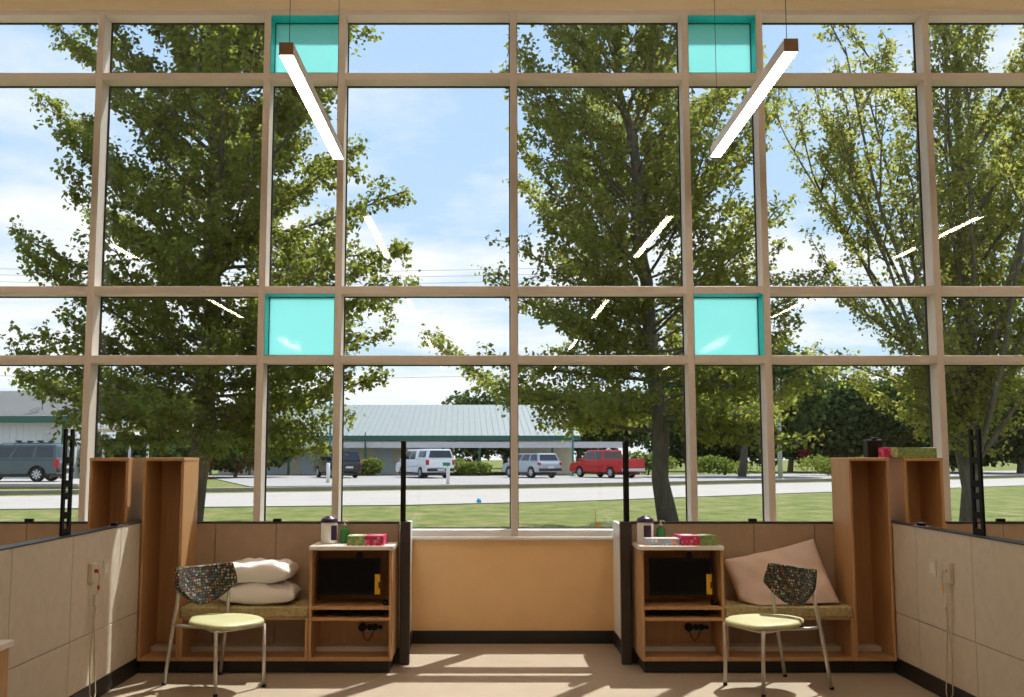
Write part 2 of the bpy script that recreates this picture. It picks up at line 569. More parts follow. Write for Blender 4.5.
def alcove(s, dx, side):
    """s=-1 left alcove, +1 right alcove (mirror)"""
    X = lambda u: s * u + dx
    def bx(mb, u0, u1, y0, y1, z0, z1):
        return mb.box(X(u0), X(u1), y0, y1, z0, z1)
    t = 0.02
    # --- side partition, running toward the viewer
    p = thing('partition', 'long low beige panel partition along the %s of the alcove seating' % side, 'partition', (X(2.78), 5.0, 0))
    ys = [3.6, 4.66, 5.46, 6.26, 7.07, YB]
    def local(mb, nm, mat, **k):
        o = mb.build(nm, mat, p, **k)
        o.matrix_parent_inverse = Matrix.Translation(-Vector(p.location))
        return o
    core = MB()
    bx(core, 2.743, 2.817, 3.61, YB + 0.07, 0.11, PS - 0.02)
    local(core, 'core', M_groove)
    for a, b_ in zip(ys[:-1], ys[1:]):
        for z0, z1 in ((0.11, 0.430), (0.434, PS - 0.008)):
            pm = MB()
            bx(pm, 2.735, 2.75, a + 0.0025, b_ - 0.0025, z0, z1)
            bx(pm, 2.81, 2.825, a + 0.0025, b_ - 0.0025, z0, z1)
            local(pm, 'panel', M_panel, bevel=0.003)
    c = MB()
    bx(c, 2.731, 2.829, 3.6, YB + 0.07, PS - 0.007, PS)
    local(c, 'top_cap', M_dark, bevel=0.003)
    c = MB()
    bx(c, 2.728, 2.832, 3.6, YB - 0.3, 0, 0.108)
    local(c, 'base', M_base)
    k = MB()
    bx(k, 2.76, 2.80, 7.04, 7.10, PS, PS + 0.022)
    local(k, 'connector', M_blackpl, bevel=0.004)
    # --- slotted upright standing on it
    q = thing('slotted_post', 'black slotted upright post standing on the long %s partition' % side, 'post', (X(2.78), 6.24, PS))
    m = MB()
    for yy in (-0.068, 0.034):
        m.box(-0.007, 0.007, yy, yy + 0.034, 0, 0.64)
    m.build('upright', M_black, q)
    for z in (0.0, 0.10, 0.215, 0.29, 0.43):
        MB().box(-0.007, 0.007, -0.04, 0.04, z, z + 0.04).build('bridge', M_black, q)
    MB().box(-0.0085, 0.0085, -0.042, 0.042, 0.575, 0.60).build('cap', M_black, q)
    # --- back partition
    for (u0, u1, seams, lab) in ((0.90, 2.725, (1.83, 2.29), 'low beige back panel coloured as in shade behind the %s bench' % side),
                                 (2.845, 5.6, (3.72, 4.6), 'low beige back panel coloured as in shade beyond the %s partition' % side)):
        p2 = thing('back_panel', lab, 'partition', (X((u0 + u1) / 2), YB + 0.035, 0))
        inv = Matrix.Translation(-Vector(p2.location))
        cuts = [u0] + list(seams) + [u1]
        c = MB(); bx(c, u0, u1, YB + 0.012, YB + 0.06, 0.0, PT - 0.02)
        c.build('core', M_groove, p2).matrix_parent_inverse = inv
        for a, b_ in zip(cuts[:-1], cuts[1:]):
            m = MB(); bx(m, a + 0.002, b_ - 0.002, YB, YB + 0.014, 0.11, PT - 0.018)
            bx(m, a + 0.002, b_ - 0.002, YB + 0.056, YB + 0.07, 0.11, PT - 0.018)
            m.build('panel', M_panel_shade, p2, bevel=0.003).matrix_parent_inverse = inv
        m = MB(); bx(m, u0, u1, YB - 0.003, YB + 0.073, PT - 0.016, PT - 0.004)
        m.build('top_cap', M_dark, p2, bevel=0.002).matrix_parent_inverse = inv
        m = MB(); bx(m, seams[0] - 0.03, seams[0] + 0.03, YB + 0.015, YB + 0.055, PT - 0.004, PT + 0.018)
        m.build('connector', M_blackpl, p2, bevel=0.004).matrix_parent_inverse = inv
    # --- end partition by the centre gap
    p3 = thing('end_partition', 'short partition with dark end post beside the %s bedside cabinet' % side, 'partition', (X(0.87), 8.2, 0))
    inv = Matrix.Translation(-Vector(p3.location))
    m = MB(); bx(m, 0.81, 0.885, 7.77, 7.83, 0, PT)
    m.build('end_post', M_dark, p3, bevel=0.006).matrix_parent_inverse = inv
    m = MB(); bx(m, 0.856, 0.894, 7.832, D - 0.016, 0.11, 1.005)
    o = m.build('panel', M_sill, p3, bevel=0.004); o.matrix_parent_inverse = inv
    m = MB(); bx(m, 0.852, 0.8955, 7.832, D - 0.016, 0.0, 0.108)
    m.build('base', M_base, p3).matrix_parent_inverse = inv
    # thin black post above the end partition
    q2 = thing('screen_post', 'thin black post standing on the short %s partition beside the window gap' % side, 'post', (X(0.875), 7.90, 1.005))
    m = MB()
    m.box(-0.017, 0.017, -0.045, -0.03, 0, 0.64).box(-0.017, 0.017, 0.03, 0.045, 0, 0.64)
    m.box(-0.006, 0.006, -0.03, 0.03, 0, 0.64)
    m.build('upright', M_black, q2, bevel=0.002)
    MB().box(-0.018, 0.018, -0.047, 0.047, 0.64, 0.652).build('cap', M_black, q2, bevel=0.002)

    # --- wardrobe
    def wardrobe(u0, u1, lab):
        w = thing('wardrobe', lab, 'wardrobe', (X((u0 + u1) / 2), (YF + YB) / 2, 0))
        inv = Matrix.Translation(-Vector(w.location))
        def P(nm, mat, *bb, **k):
            m = MB(); bx(m, *bb)
            o = m.build(nm, mat, w, bevel=k.get('bevel', 0.0015), seg=1)
            o.matrix_parent_inverse = inv
            return o
        zt = 1.53
        P('side_panel', M_wood, u0, u0 + t, YF, YB - 0.002, 0.09, zt - 0.024)
        P('side_panel', M_wood, u1 - t, u1, YF, YB - 0.002, 0.09, zt - 0.024)
        P('top_panel', M_wood, u0 - 0.002, u1 + 0.002, YF - 0.003, YB, zt - 0.0235, zt)
        P('back_panel', M_wood, u0 + t, u1 - t, YB - 0.014, YB - 0.002, 0.115, zt - 0.025)
        P('bottom_panel', M_wood, u0 + t, u1 - t, YF + 0.001, YB - 0.002, 0.09, 0.1145)
        P('toe_kick', M_base, u0 + 0.001, u1 - 0.001, YF + 0.05, YB - 0.002, 0, 0.0895)
        P('cable_strip', M_strip, u0 + t + 0.001, u1 - t - 0.001, YB - 0.15, YB - 0.0145, 0.1152, 0.150)
        h = MB()
        uh = u0 + t
        h.box(X(uh), X(uh + 0.004), 7.60, 7.64, 1.36, 1.43)
        h.tube([(X(uh + 0.004), 7.62, 1.415), (X(uh + 0.04), 7.62, 1.41), (X(uh + 0.05), 7.62, 1.43)], 0.005, 6)
        h.tube([(X(uh + 0.004), 7.62, 1.38), (X(uh + 0.025), 7.62, 1.37), (X(uh + 0.03), 7.62, 1.385)], 0.005, 6)
        h.build('coat_hook', M_grey, w).matrix_parent_inverse = inv
        return w
    wardrobe(2.43, 2.725, 'open tall wooden wardrobe beside the %s bench' % side)
    wardrobe(2.833, 3.115, 'open wooden wardrobe behind the %s partition, its lower part hidden' % side)

    # --- bench
    b = thing('bench', 'built-in wooden bench with olive cushion on the %s, holding %s' % (side, 'two stacked pillows' if s < 0 else 'one leaning pillow'), 'bench', (X(1.95), (YF + YB) / 2, 0))
    inv = Matrix.Translation(-Vector(b.location))
    def B(nm, mat, *bb, bevel=0.0015, seg=1):
        m = MB(); bx(m, *bb)
        o = m.build(nm, mat, b, bevel=bevel, seg=seg)
        o.matrix_parent_inverse = inv
        return o
    u0, u1 = 1.512, 2.428
    B('side_panel', M_wood, u0, u0 + t, YF, YB - 0.002, 0.09, 0.394)
    B('side_panel', M_wood, u1 - t, u1, YF, YB - 0.002, 0.09, 0.394)
    B('seat_board', M_wood, u0 + t, u1 - t, YF + 0.02, YB - 0.002, 0.375, 0.394)
    B('bottom_panel', M_wood, u0 + t, u1 - t, YF + 0.001, YB - 0.002, 0.09, 0.115)
    B('toe_kick', M_base, u0, u1, YF + 0.05, YB - 0.002, 0, 0.0895)
    B('cable_strip', M_strip, u0 + t + .001, u1 - t - .001, YB - 0.15, YB - 0.003, 0.1152, 0.150)
    B('cushion', M_cushion, u0 + 0.002, u1 - 0.002, YF - 0.005, YB - 0.004, 0.3945, 0.47, bevel=0.014, seg=3)

    # --- bedside cabinet with screen
    n = thing('bedside_cabinet', 'white-topped wooden cabinet with open shelves at the end of the %s bench' % side, 'cabinet', (X(1.195), (YF + YB) / 2, 0))
    inv = Matrix.Translation(-Vector(n.location))
    def C(nm, mat, *bb, bevel=0.0015, seg=1):
        m = MB(); bx(m, *bb)
        o = m.build(nm, mat, n, bevel=bevel, seg=seg)
        o.matrix_parent_inverse = inv
        return o
    a0, a1 = 0.914, 1.508
    C('side_panel', M_wood, a0, a0 + t, YF, YB - 0.002, 0.09, 0.868)
    C('side_panel', M_wood, a1 - t, a1, YF, YB - 0.002, 0.09, 0.868)
    C('back_panel', M_wood, a0 + t, a1 - t, YB - 0.014, YB - 0.002, 0.115, 0.868)
    C('shelf', M_wood, a0 + t, a1 - t, YF + 0.002, YB - 0.014, 0.448, 0.472)
    C('shelf', M_wood, a0 + t, a1 - t, YF + 0.002, YB - 0.014, 0.370, 0.394)
    C('bottom_panel', M_wood, a0 + t, a1 - t, YF + 0.001, YB - 0.002, 0.09, 0.115)
    C('toe_kick', M_base, a0 + 0.02, a1, YF + 0.05, YB - 0.002, 0, 0.0895)
    C('cable_strip', M_strip, a0 + t + .001, a1 - t - .001, YB - 0.15, YB - 0.0145, 0.1152, 0.150)
    C('countertop', M_counter, a0 - 0.010, a1 + 0.003, YF - 0.012, YB - 0.004, 0.8685, 0.898, bevel=0.004, seg=2)

    # screen
    sx = xx(349.4 if s < 0 else 680.8, 577, 7.56)
    d = thing('monitor', 'black monitor mounted inside the %s bedside cabinet' % side, 'monitor', (sx, 7.56, 0.667))
    MB().box(-0.226, 0.226, 0.0, 0.035, -0.132, 0.132).build('casing', M_blackpl, d, bevel=0.006)
    MB().box(-0.214, 0.214, -0.002, 0.001, -0.112, 0.120).build('display', M_screen, d)
    mm = MB().box(-0.05, 0.05, 0.035, 0.06, -0.05, 0.05)
    mm.box(-0.02, 0.02, 0.06, 0.255, -0.02, 0.02)
    mm.build('wall_mount', M_blackpl, d, bevel=0.003)
    MB().lathe([(0.0, -0.012), (0.02, -0.012), (0.024, 0), (0.02, 0.014), (0.0, 0.016)], (0.07 if s < 0 else 0.07, 0.012, 0.156), 14, 'y').build('webcam', M_blackpl, d)
    g = MB().box(0.186, 0.226, -0.0035, -0.0005, -0.125, 0.02)
    g.box(0.186, 0.226, -0.0042, -0.0034, -0.055, -0.052)
    g.build('tag', M_yellow, d)['label'] = 'yellow tag'
    MB().box(0.213, 0.224, -0.006, -0.0035, -0.08, -0.035).build('tag_clip', M_blackpl, d)
    # keyboard in the slot
    kb = thing('keyboard', 'flat black keyboard in the slot under the screen of the %s cabinet' % side, 'keyboard', (X(1.20), 7.60, 0.3942))
    MB().box(-0.21, 0.21, -0.07, 0.07, 0, 0.018).build('case', M_blackpl, kb, bevel=0.004)
    km = MB()
    for r_ in range(4):
        for c_ in range(14):
            km.box(-0.2 + c_ * 0.029, -0.176 + c_ * 0.029, -0.06 + r_ * 0.031, -0.035 + r_ * 0.031, 0.018, 0.024)
    km.build('keys', M_black, kb)
    # mouse on the shelf
    mo = MB()
    vs = [(0.026 * math.cos(a) * q, 0.045 * math.sin(a) * q, zq) for (q, zq) in ((1, 0.0), (1, 0.012), (0.8, 0.026), (0.35, 0.032)) for a in [2 * math.pi * k / 14 for k in range(14)]]
    fs = [(i * 14 + k, i * 14 + (k + 1) % 14, (i + 1) * 14 + (k + 1) % 14, (i + 1) * 14 + k) for i in range(3) for k in range(14)]
    fs += [list(range(14))[::-1], [42 + k for k in range(14)]]
    mo.add(vs, fs, True)
    mox = X(0.965) if s < 0 else X(1.455)
    tag(mo.build('mouse', M_blackpl, loc=(mox, 7.55, 0.4722)), 'small black mouse in the corner of the %s cabinet shelf' % side, 'mouse')
    # socket with plugs in the lower compartment
    so = thing('socket', 'grey power socket with black plugs inside the lower %s cabinet compartment' % side, 'socket', (xx(377 if s < 0 else 702, 628, YB), YB - 0.0145, 0.27))
    MB().box(-0.085, 0.045, -0.006, 0, -0.036, 0.036).build('plate', M_grey, so, bevel=0.002)
    for px, rr in ((-0.105, 0.030), (-0.05, 0.022), (-0.012, 0.022), (0.028, 0.014)):
        MB().lathe([(rr, -0.03), (rr, -0.006), (0.0, -0.0055)][::-1], (px, 0, 0.0), 14, 'y').build('plug', M_blackpl, so)
    MB().tube([(-0.105, -0.025, -0.02), (-0.09, -0.035, -0.07), (-0.065, -0.035, -0.10), (-0.04, -0.03, -0.07), (-0.02, -0.025, -0.02)], 0.0035, 6).build('cord', M_blackpl, so)
    # --- outlets on the side partition
    wy = X(2.735) 
    o1 = thing('wall_plate', 'small blank pale wall plate on the long %s partition' % side, 'plate', (wy, 6.81, 0.81))
    MB().box(0, -s * 0.006, -0.055, 0.055, -0.057, 0.057).build('plate', M_ivory, o1, bevel=0.002)
    MB().box(-s * 0.006, -s * 0.008, -0.03, 0.03, -0.032, 0.032).build('insert', M_white, o1)
    nc = thing('nurse_call', 'pale call unit with red connector and hanging cord on the long %s partition' % side, 'call unit', (wy, 6.55, 0.81))
    MB().box(0, -s * 0.028, -0.044, 0.044, -0.060, 0.060).build('box', M_ivory, nc, bevel=0.004)
    MB().lathe([(0.012, 0.0), (0.012, 0.02), (0.006, 0.024)], (-s * 0.028, 0.0, 0.012), 12, 'x').build('connector', M_red, nc)
    if s > 0:
        pass
    cm = MB()
    cm.tube([(-s * 0.045, 0.0, 0.012), (-s * 0.052, 0.02, -0.02), (-s * 0.045, 0.015, -0.12), (-s * 0.03, 0.012, -0.3), (-s * 0.03, 0.02 + 0.03, -0.6),
             (-s * 0.04, 0.055, -0.74), (-s * 0.05, 0.01, -0.79), (-s * 0.04, -0.04, -0.74), (-s * 0.03, -0.03, -0.55), (-s * 0.03, 0.0, -0.3), (-s * 0.035, 0.0, -0.2)], 0.0042, 6)
    cm.build('cord', M_cable, nc)
    MB().box(-s * 0.026, -s * 0.046, -0.014, 0.014, -0.21, -0.13).build('handset', M_ivory, nc, bevel=0.004)
    MB().box(-s * 0.045, -s * 0.056, 0.004, 0.02, -0.105, -0.08).build('button', M_red if s < 0 else M_yellow, nc)
    return X


pass
XL = alcove(-1, 0.0, 'left')
XR = alcove(1, -0.04, 'right')

# ================================================================== SMALL ITEMS
ZT = 0.898
YM = 7.68


def canister(x, y, label, ang):
    t = thing('wipes_canister', label, 'canister', (x, y, ZT), ang, 'wipes canisters')
    MB().lathe([(0.0, 0.0), (0.056, 0.0), (0.060, 0.004), (0.060, 0.152), (0.056, 0.156), (0.0, 0.156)], n=28).build('tub', M_white, t)
    MB().lathe([(0.0, 0.1565), (0.062, 0.1565), (0.064, 0.160), (0.062, 0.178), (0.046, 0.190), (0.030, 0.194), (0.028, 0.20), (0.0, 0.202)], n=28).build('lid', M_purple, t)
    lm = MB()
    vs, fs = [], []
    n = 10
    for k in range(n + 1):
        a = R(-92 + 56 * k / n)
        for z in (0.028, 0.135):
            vs.append((0.0612 * math.cos(a), 0.0612 * math.sin(a), z))
    for k in range(n):
        fs.append((2 * k, 2 * k + 2, 2 * k + 3, 2 * k + 1))
    lm.add(vs, fs, True)
    lm.build('label', M_purple, t)['label'] = 'purple printed label'
    return t


canister(xx(329, 541, 7.66), 7.66, 'white wipes canister with purple lid on the left cabinet beside the green bottle', R(24))
canister(xx(645.5, 541, 7.68), 7.68, 'white wipes canister with purple lid on the right cabinet behind a flat floral box', R(-18))


def sanitizer(x, y, label):
    t = thing('sanitizer_bottle', label, 'bottle', (x, y, ZT), 0, 'green pump bottles')
    MB().lathe([(0.0, 0.0), (0.030, 0.0), (0.033, 0.005), (0.033, 0.095), (0.028, 0.112), (0.013, 0.120), (0.013, 0.126), (0.0, 0.126)], n=20).build('bottle', M_green, t)
    p = MB().lathe([(0.0, 0.1265), (0.015, 0.1265), (0.015, 0.138), (0.006, 0.141), (0.006, 0.158), (0.011, 0.160), (0.011, 0.168), (0.0, 0.169)], n=14)
    p.tube([(0, 0, 0.164), (0.02, -0.015, 0.163), (0.028, -0.022, 0.155)], 0.004, 6)
    p.build('pump', M_ivory, t)
    return t


sanitizer(xx(344.5, 541, 7.70), 7.70, 'green pump bottle beside the tissue boxes on the left cabinet')
sanitizer(xx(661, 541, 7.73), 7.73, 'green pump bottle next to the canister on the right cabinet')


def tissue_box(x, y, z, w, d, h, mat, label, rz=0.0):
    t = thing('tissue_box', label, 'box', (x, y, z), rz, 'tissue boxes')
    MB().box(-w / 2, w / 2, -d / 2, d / 2, 0, h).build('carton', mat, t, bevel=0.003)
    vs = [(0.32 * w * math.cos(a), 0.22 * d * math.sin(a), h + 0.0006) for a in [2 * math.pi * k / 20 for k in range(20)]]
    MB().add(vs, [list(range(20))]).build('opening', M_white, t)
    return t


tissue_box(xx(357, 543, 7.58), 7.60, ZT, 0.130, 0.23, 0.068, M_boxgreen, 'green tissue box between bottle and pink box on the left cabinet', R(3))
tissue_box(xx(376, 543, 7.58), 7.60, ZT, 0.138, 0.23, 0.070, M_boxpink, 'pink tissue box at the outer end of the left cabinet top', R(-2))
tissue_box(xx(662, 543, 7.52), 7.56, ZT, 0.250, 0.12, 0.05, M_boxblue, 'flat pale blue floral tissue box on the right cabinet')
tissue_box(xx(689, 543, 7.5), 7.60, ZT, 0.135, 0.22, 0.070, M_boxpink, 'pink tissue box beside the floral box on the right cabinet', R(5))
tissue_box(xx(709, 543, 7.5), 7.61, ZT, 0.130, 0.22, 0.068, M_boxgreen, 'green tissue box at the bench end of the right cabinet', R(0))
WT = 1.53
tissue_box(xx(915.5, 450, 7.5), 7.53, WT, 0.285, 0.12, 0.075, M_boxgreen, 'long green tissue box on top of the right rear wardrobe')
tissue_box(xx(893, 450, 7.66), 7.66, WT, 0.19, 0.115, 0.075, M_boxpink, 'pink tissue box bridging the tops of the right wardrobes')
t = thing('dispenser', 'dark dispenser box standing on the right wardrobe beside the pink tissue box', 'dispenser', (xx(873, 450, 7.75), 7.75, WT))
MB().box(-0.058, 0.058, -0.05, 0.05, 0, 0.135).build('case', M_blackpl, t, bevel=0.008)
MB().lathe([(0.0, 0.1355), (0.045, 0.1355), (0.042, 0.15), (0.0, 0.152)], n=18).build('lid', M_blackpl, t)


# ------------------------------------------------------------------ pillows
def pillow(name, w, d, h, seed, label, mat=M_pillow):
    n = 28
    rs = np.random.default_rng(seed)
    ph = rs.uniform(0, 6.28, 8)
    vs, fs = [], []
    def surf(i, j, sg):
        u = -1 + 2 * i / n
        v = -1 + 2 * j / n
        e = max(0.0, (1 - abs(u) ** 2.6)) * max(0.0, (1 - abs(v) ** 2.6))
        th = e ** 0.33
        pin = 1 - 0.035 * (1 - abs(v) ** 2) * abs(u) ** 3
        pin2 = 1 - 0.06 * (1 - abs(u) ** 2) * abs(v) ** 3
        wr = 0.12 * math.sin(5 * u + 3 * v + ph[0]) + 0.07 * math.sin(7 * v - 4 * u + ph[1]) + 0.06 * math.sin(11 * u * v + ph[2]) + 0.06 * math.sin(13 * u + 9 * v + ph[3])
        z = sg * h / 2 * th * (1 + wr * (1 if sg > 0 else 0.4))
        return (u * w / 2 * pin, v * d / 2 * pin2, z)
    for sg in (1, -1):
        for i in range(n + 1):
            for j in range(n + 1):
                vs.append(surf(i, j, sg))
    k = (n + 1) ** 2
    for i in range(n):
        for j in range(n):
            a = i * (n + 1) + j
            fs.append((a, a + n + 1, a + n + 2, a + 1))
            fs.append((k + a, k + a + 1, k + a + n + 2, k + a + n + 1))
    o = MB().add(vs, fs, True).build(name, mat)
    bm = bmesh.new(); bm.from_mesh(o.data)
    bmesh.ops.remove_doubles(bm, verts=bm.verts, dist=1e-5)
    bmesh.ops.recalc_face_normals(bm, faces=bm.faces)
    bm.to_mesh(o.data); bm.free()
    for p in o.data.polygons: p.use_smooth = True
    return tag(o, label, 'pillow', 'bed pillows')


p = pillow('pillow', 0.56, 0.36, 0.165, 1, 'lower white pillow of the stack on the left bench')
p.location = (xx(259, 596, 7.6), 7.635, 0.548); p.rotation_euler = (0, R(1), R(2))
p = pillow('pillow', 0.54, 0.36, 0.165, 2, 'upper white pillow of the stack on the left bench')
p.location = (xx(257, 574, 7.6), 7.635, 0.700); p.rotation_euler = (0, R(-2), R(-3))
p = pillow('pillow', 0.71, 0.54, 0.16, 3, 'single white pillow tinted as in warm shade leaning against the back of the right bench', M_pillow_shade)
from mathutils import Euler
mat_ = Euler((R(62), R(-13), 0)).to_matrix()
for v in p.data.vertices:
    q = mat_ @ v.co
    if q.z < -0.125:                     # squashed flat where it rests on the cushion
        q.x += (-0.125 - q.z) * 0.45
        q.y -= (-0.125 - q.z) * 0.2
        q.z = -0.125 + (q.z + 0.125) * 0.10
    v.co = q
zmin = min(v.co.z for v in p.data.vertices)
p.location = (xx(783, 590, 7.62), 7.60, 0.471 - zmin)
ymax = max(v.co.y for v in p.data.vertices)
p.location.y = 7.822 - ymax


# ------------------------------------------------------------------ chairs
def make_chair(label):
    t = thing('chair', label, 'chair', (0, 0, 0), 0, 'metal-legged guest chairs')
    # local: +y = forward, x = width
    for sx in (-1, 1):
        pts = [(sx * 0.222, -0.285, 0.0), (sx * 0.218, -0.245, 0.22), (sx * 0.212, -0.205, 0.42), (sx * 0.205, -0.182, 0.56), (sx * 0.198, -0.174, 0.65)]
        o = MB().tube(pts, 0.0125, 10).build('rear_leg', M_chrome, t)
        MB().lathe([(0.0, 0), (0.015, 0), (0.0145, 0.018), (0.0, 0.018)], (sx * 0.222, -0.285, 0.0), 10).build('glide', M_blackpl, o)
        pts = [(sx * 0.190, 0.268, 0.0), (sx * 0.190, 0.262, 0.22), (sx * 0.190, 0.256, 0.414)]
        o = MB().tube(pts, 0.0125, 10).build('front_leg', M_chrome, t)
        MB().lathe([(0.0, 0), (0.015, 0), (0.0145, 0.018), (0.0, 0.018)], (sx * 0.190, 0.268, 0.0), 10).build('glide', M_blackpl, o)
        MB().tube([(sx * 0.212, -0.207, 0.405), (sx * 0.19, -0.12, 0.402), (sx * 0.16, -0.05, 0.403), (sx * 0.13, 0.04, 0.404), (sx * 0.19, 0.256, 0.406)], 0.0115, 8).build('side_bar', M_chrome, t)
    MB().tube([(-0.19, 0.256, 0.406), (0.19, 0.256, 0.406)], 0.0115, 8).build('cross_bar', M_chrome, t)
    # seat pan
    MB().box(-0.15, 0.15, -0.13, 0.19, 0.407, 0.419).build('seat_pan', M_blackpl, t, bevel=0.004)
    # seat: wide round front, waisted rear
    n = 40
    rings = []
    def outline(a):
        c, s_ = math.cos(a), math.sin(a)
        w = 0.232 - 0.085 * min(1, max(0, (-s_ - 0.05) / 0.5))
        x = w * math.copysign(abs(c) ** 0.62, c)
        y = (0.265 if s_ > 0 else 0.255) * math.copysign(abs(s_) ** 0.62, s_)
        return x, y
    vs, fs = [], []
    prof = [(0.90, 0.419), (0.985, 0.424), (1.0, 0.434), (0.985, 0.446), (0.93, 0.454), (0.6, 0.452), (0.25, 0.450)]
    for (q, z) in prof:
        for k in range(n):
            x, y = outline(2 * math.pi * k / n)
            dz = 0.012 * (1 if False else 0) - 0.018 * max(0, (y * q) / 0.235 - 0.6)
            vs.append((x * q, y * q + 0.05, z + dz))
    for i in range(len(prof) - 1):
        for k in range(n):
            k2 = (k + 1) % n
            fs.append((i * n + k, i * n + k2, (i + 1) * n + k2, (i + 1) * n + k))
    fs.append(list(range(n))[::-1])
    fs.append([(len(prof) - 1) * n + k for k in range(n)])
    MB().add(vs, fs, True).build('seat', M_seat, t)
    # backrest: curved shield, pointed upper corners
    nu, nv = 20, 12
    vs, fs = [], []
    def bp(i, j, off):
        u = -1 + 2 * i / nu
        v = j / nv
        z_lo = 0.525 + 0.135 * abs(u) ** 2.3
        z_hi = 0.780 + 0.012 * u * u
        z = z_lo + (z_hi - z_lo) * v
        q_ = (z - 0.525) / 0.26
        hw = 0.195 + 0.05 * math.sin(min(1.0, q_ * 1.35) * math.pi / 2) - 0.018 * max(0, q_ - 0.6) / 0.4
        x = u * hw
        y = -0.215 + 0.085 * u * u - 0.30 * (z - 0.66)
        nrm = Vector((-2 * 0.085 * u / hw, 1, 0.30)).normalized()
        p = Vector((x, y, z)) + nrm * off
        return tuple(p)
    for off in (0.016, -0.016):
        for i in range(nu + 1):
            for j in range(nv + 1):
                vs.append(bp(i, j, off))
    k = (nu + 1) * (nv + 1)
    A = lambda i, j: i * (nv + 1) + j
    for i in range(nu):
        for j in range(nv):
            fs.append((A(i, j), A(i + 1, j), A(i + 1, j + 1), A(i, j + 1)))
            fs.append((k + A(i, j), k + A(i, j + 1), k + A(i + 1, j + 1), k + A(i + 1, j)))
    for i in range(nu):
        for j in (0, nv):
            fs.append((A(i, j), A(i + 1, j), k + A(i + 1, j), k + A(i, j)))
    for j in range(nv):
        for i in (0, nu):
            fs.append((A(i, j), A(i, j + 1), k + A(i, j + 1), k + A(i, j)))
    MB().add(vs, fs, True).build('backrest', M_chairback, t, bevel=0.007, seg=3)
    return t


ch = make_chair('lime-seated metal chair in front of the bench with two stacked pillows')
ch.location = (-2.06, 7.09, 0); ch.rotation_euler = (0, 0, R(-131.3))
c2 = copy_thing(ch, (1.705, 7.05, 0), R(116), 'lime-seated metal chair in front of the bench with one leaning pillow')

# ------------------------------------------------------------------ table corner at the left edge
tb = thing('side_table', 'wooden table with white top cut off at the bottom left edge', 'table', (-2.51, 4.1, 0))
MB().box(-0.20, 0.20, -0.5, 0.5, 0.715, 0.742).build('tabletop', M_counter, tb, bevel=0.004)
MB().box(-0.185, 0.185, -0.48, 0.48, 0.05, 0.7145).build('cabinet_body', M_wood, tb, bevel=0.002)
MB().box(-0.16, 0.16, -0.44, 0.44, 0.0, 0.05).build('plinth', M_base, tb)

# ================================================================== OUTDOORS: GROUND
def strip(name, mat, near, far, z0, z1, label=None):
    n = len(near)
    vs, fs = [], []
    for (x, y) in near: vs.append((x, y, z1))
    for (x, y) in far: vs.append((x, y, z1))
    for (x, y) in near: vs.append((x, y, z0))
    for (x, y) in far: vs.append((x, y, z0))
    for i in range(n - 1):
        fs.append((i, i + 1, n + i + 1, n + i))
        fs.append((2 * n + i, 2 * n + i + 1, i + 1, i))
        fs.append((n + i, n + i + 1, 3 * n + i + 1, 3 * n + i))
    return struct(MB().add(vs, fs).build(name, mat), label)


struct(MB().add([(-220, D + 0.3, 0), (260, D + 0.3, 0), (260, 320, 0), (-220, 320, 0)], [(0, 1, 2, 3)]).build('lawn', M_grass, loc=(0, 0, -0.03)), 'mown green lawn outside the window')
near = [(-60, 20), (-30, 26), (-14.1, 29.8), (-2.6, 32.3), (2.9, 35.0), (12.3, 42.2), (23.4, 50), (48, 68), (110, 110)]
far = [(-64, 31), (-36, 35.5), (-18.2, 38.8), (-3.8, 45.0), (4, 48.5), (16.6, 57), (30, 65), (56, 83), (120, 127)]
strip('street', M_road, near, far, -0.03, 0.004, 'pale street crossing in front of the parking lot')
def off(pl, d):
    return [(x - 0.35 * d, y + d) for x, y in pl]
strip('curb', M_curb, off(far, 2.2), off(far, 2.7), -0.03, 0.14, 'low concrete curb between street and parking lot')
lot_n = [(-12, 51), (4, 56), (16, 64), (30, 73), (60, 92)]
lot_f = [(-22, 78), (6, 78), (22, 84), (42, 96), (75, 118)]
strip('parking_lot', M_lot, lot_n, lot_f, -0.03, 0.006, 'pale parking lot where the cars stand')
struct(MB().box(-52, -19.5, 48.5, 58, -0.03, 0.22).build('driveway', M_road, bevel=0.1), 'raised pale driveway under the blue grey car')

# ================================================================== TREES
def leaves_mesh(name, pts, size, mat, parent, rs, aspect=0.8):
    """folded pointed leaves at pts"""
    n = len(pts)
    a = rs.uniform(0, 2 * np.pi, n)
    tilt = rs.normal(-0.55, 0.5, n)
    d = np.stack([np.cos(a) * np.cos(tilt), np.sin(a) * np.cos(tilt), np.sin(tilt)], 1)
    rv = rs.normal(0, 1, (n, 3)) * 0.55 + np.array([0, 0, 1.0])
    w = np.cross(d, rv)
    w /= np.linalg.norm(w, axis=1)[:, None] + 1e-9
    nn = np.cross(w, d)
    s = size * rs.uniform(0.7, 1.3, n)[:, None]
    fold = rs.uniform(0.1, 0.35, n)[:, None]
    L = s
    W = s * aspect * 0.5
    v0 = pts
    v1 = pts + d * L * 0.45 + w * W + nn * W * fold
    v2 = pts + d * L
    v3 = pts + d * L * 0.45 - w * W + nn * W * fold
    v4 = pts + d * L * 0.18 + w * W * 0.75 + nn * W * fold * .7
    v5 = pts + d * L * 0.18 - w * W * 0.75 + nn * W * fold * .7
    V = np.stack([v0, v4, v1, v2, v3, v5], 1).reshape(-1, 3)
    base = (np.arange(n) * 6)[:, None]
    F = np.concatenate([base + np.array([[0, 1, 2, 3]]), base + np.array([[0, 3, 4, 5]])], 1).ravel()
    return np_mesh(name, V, F, 4, mat, parent)


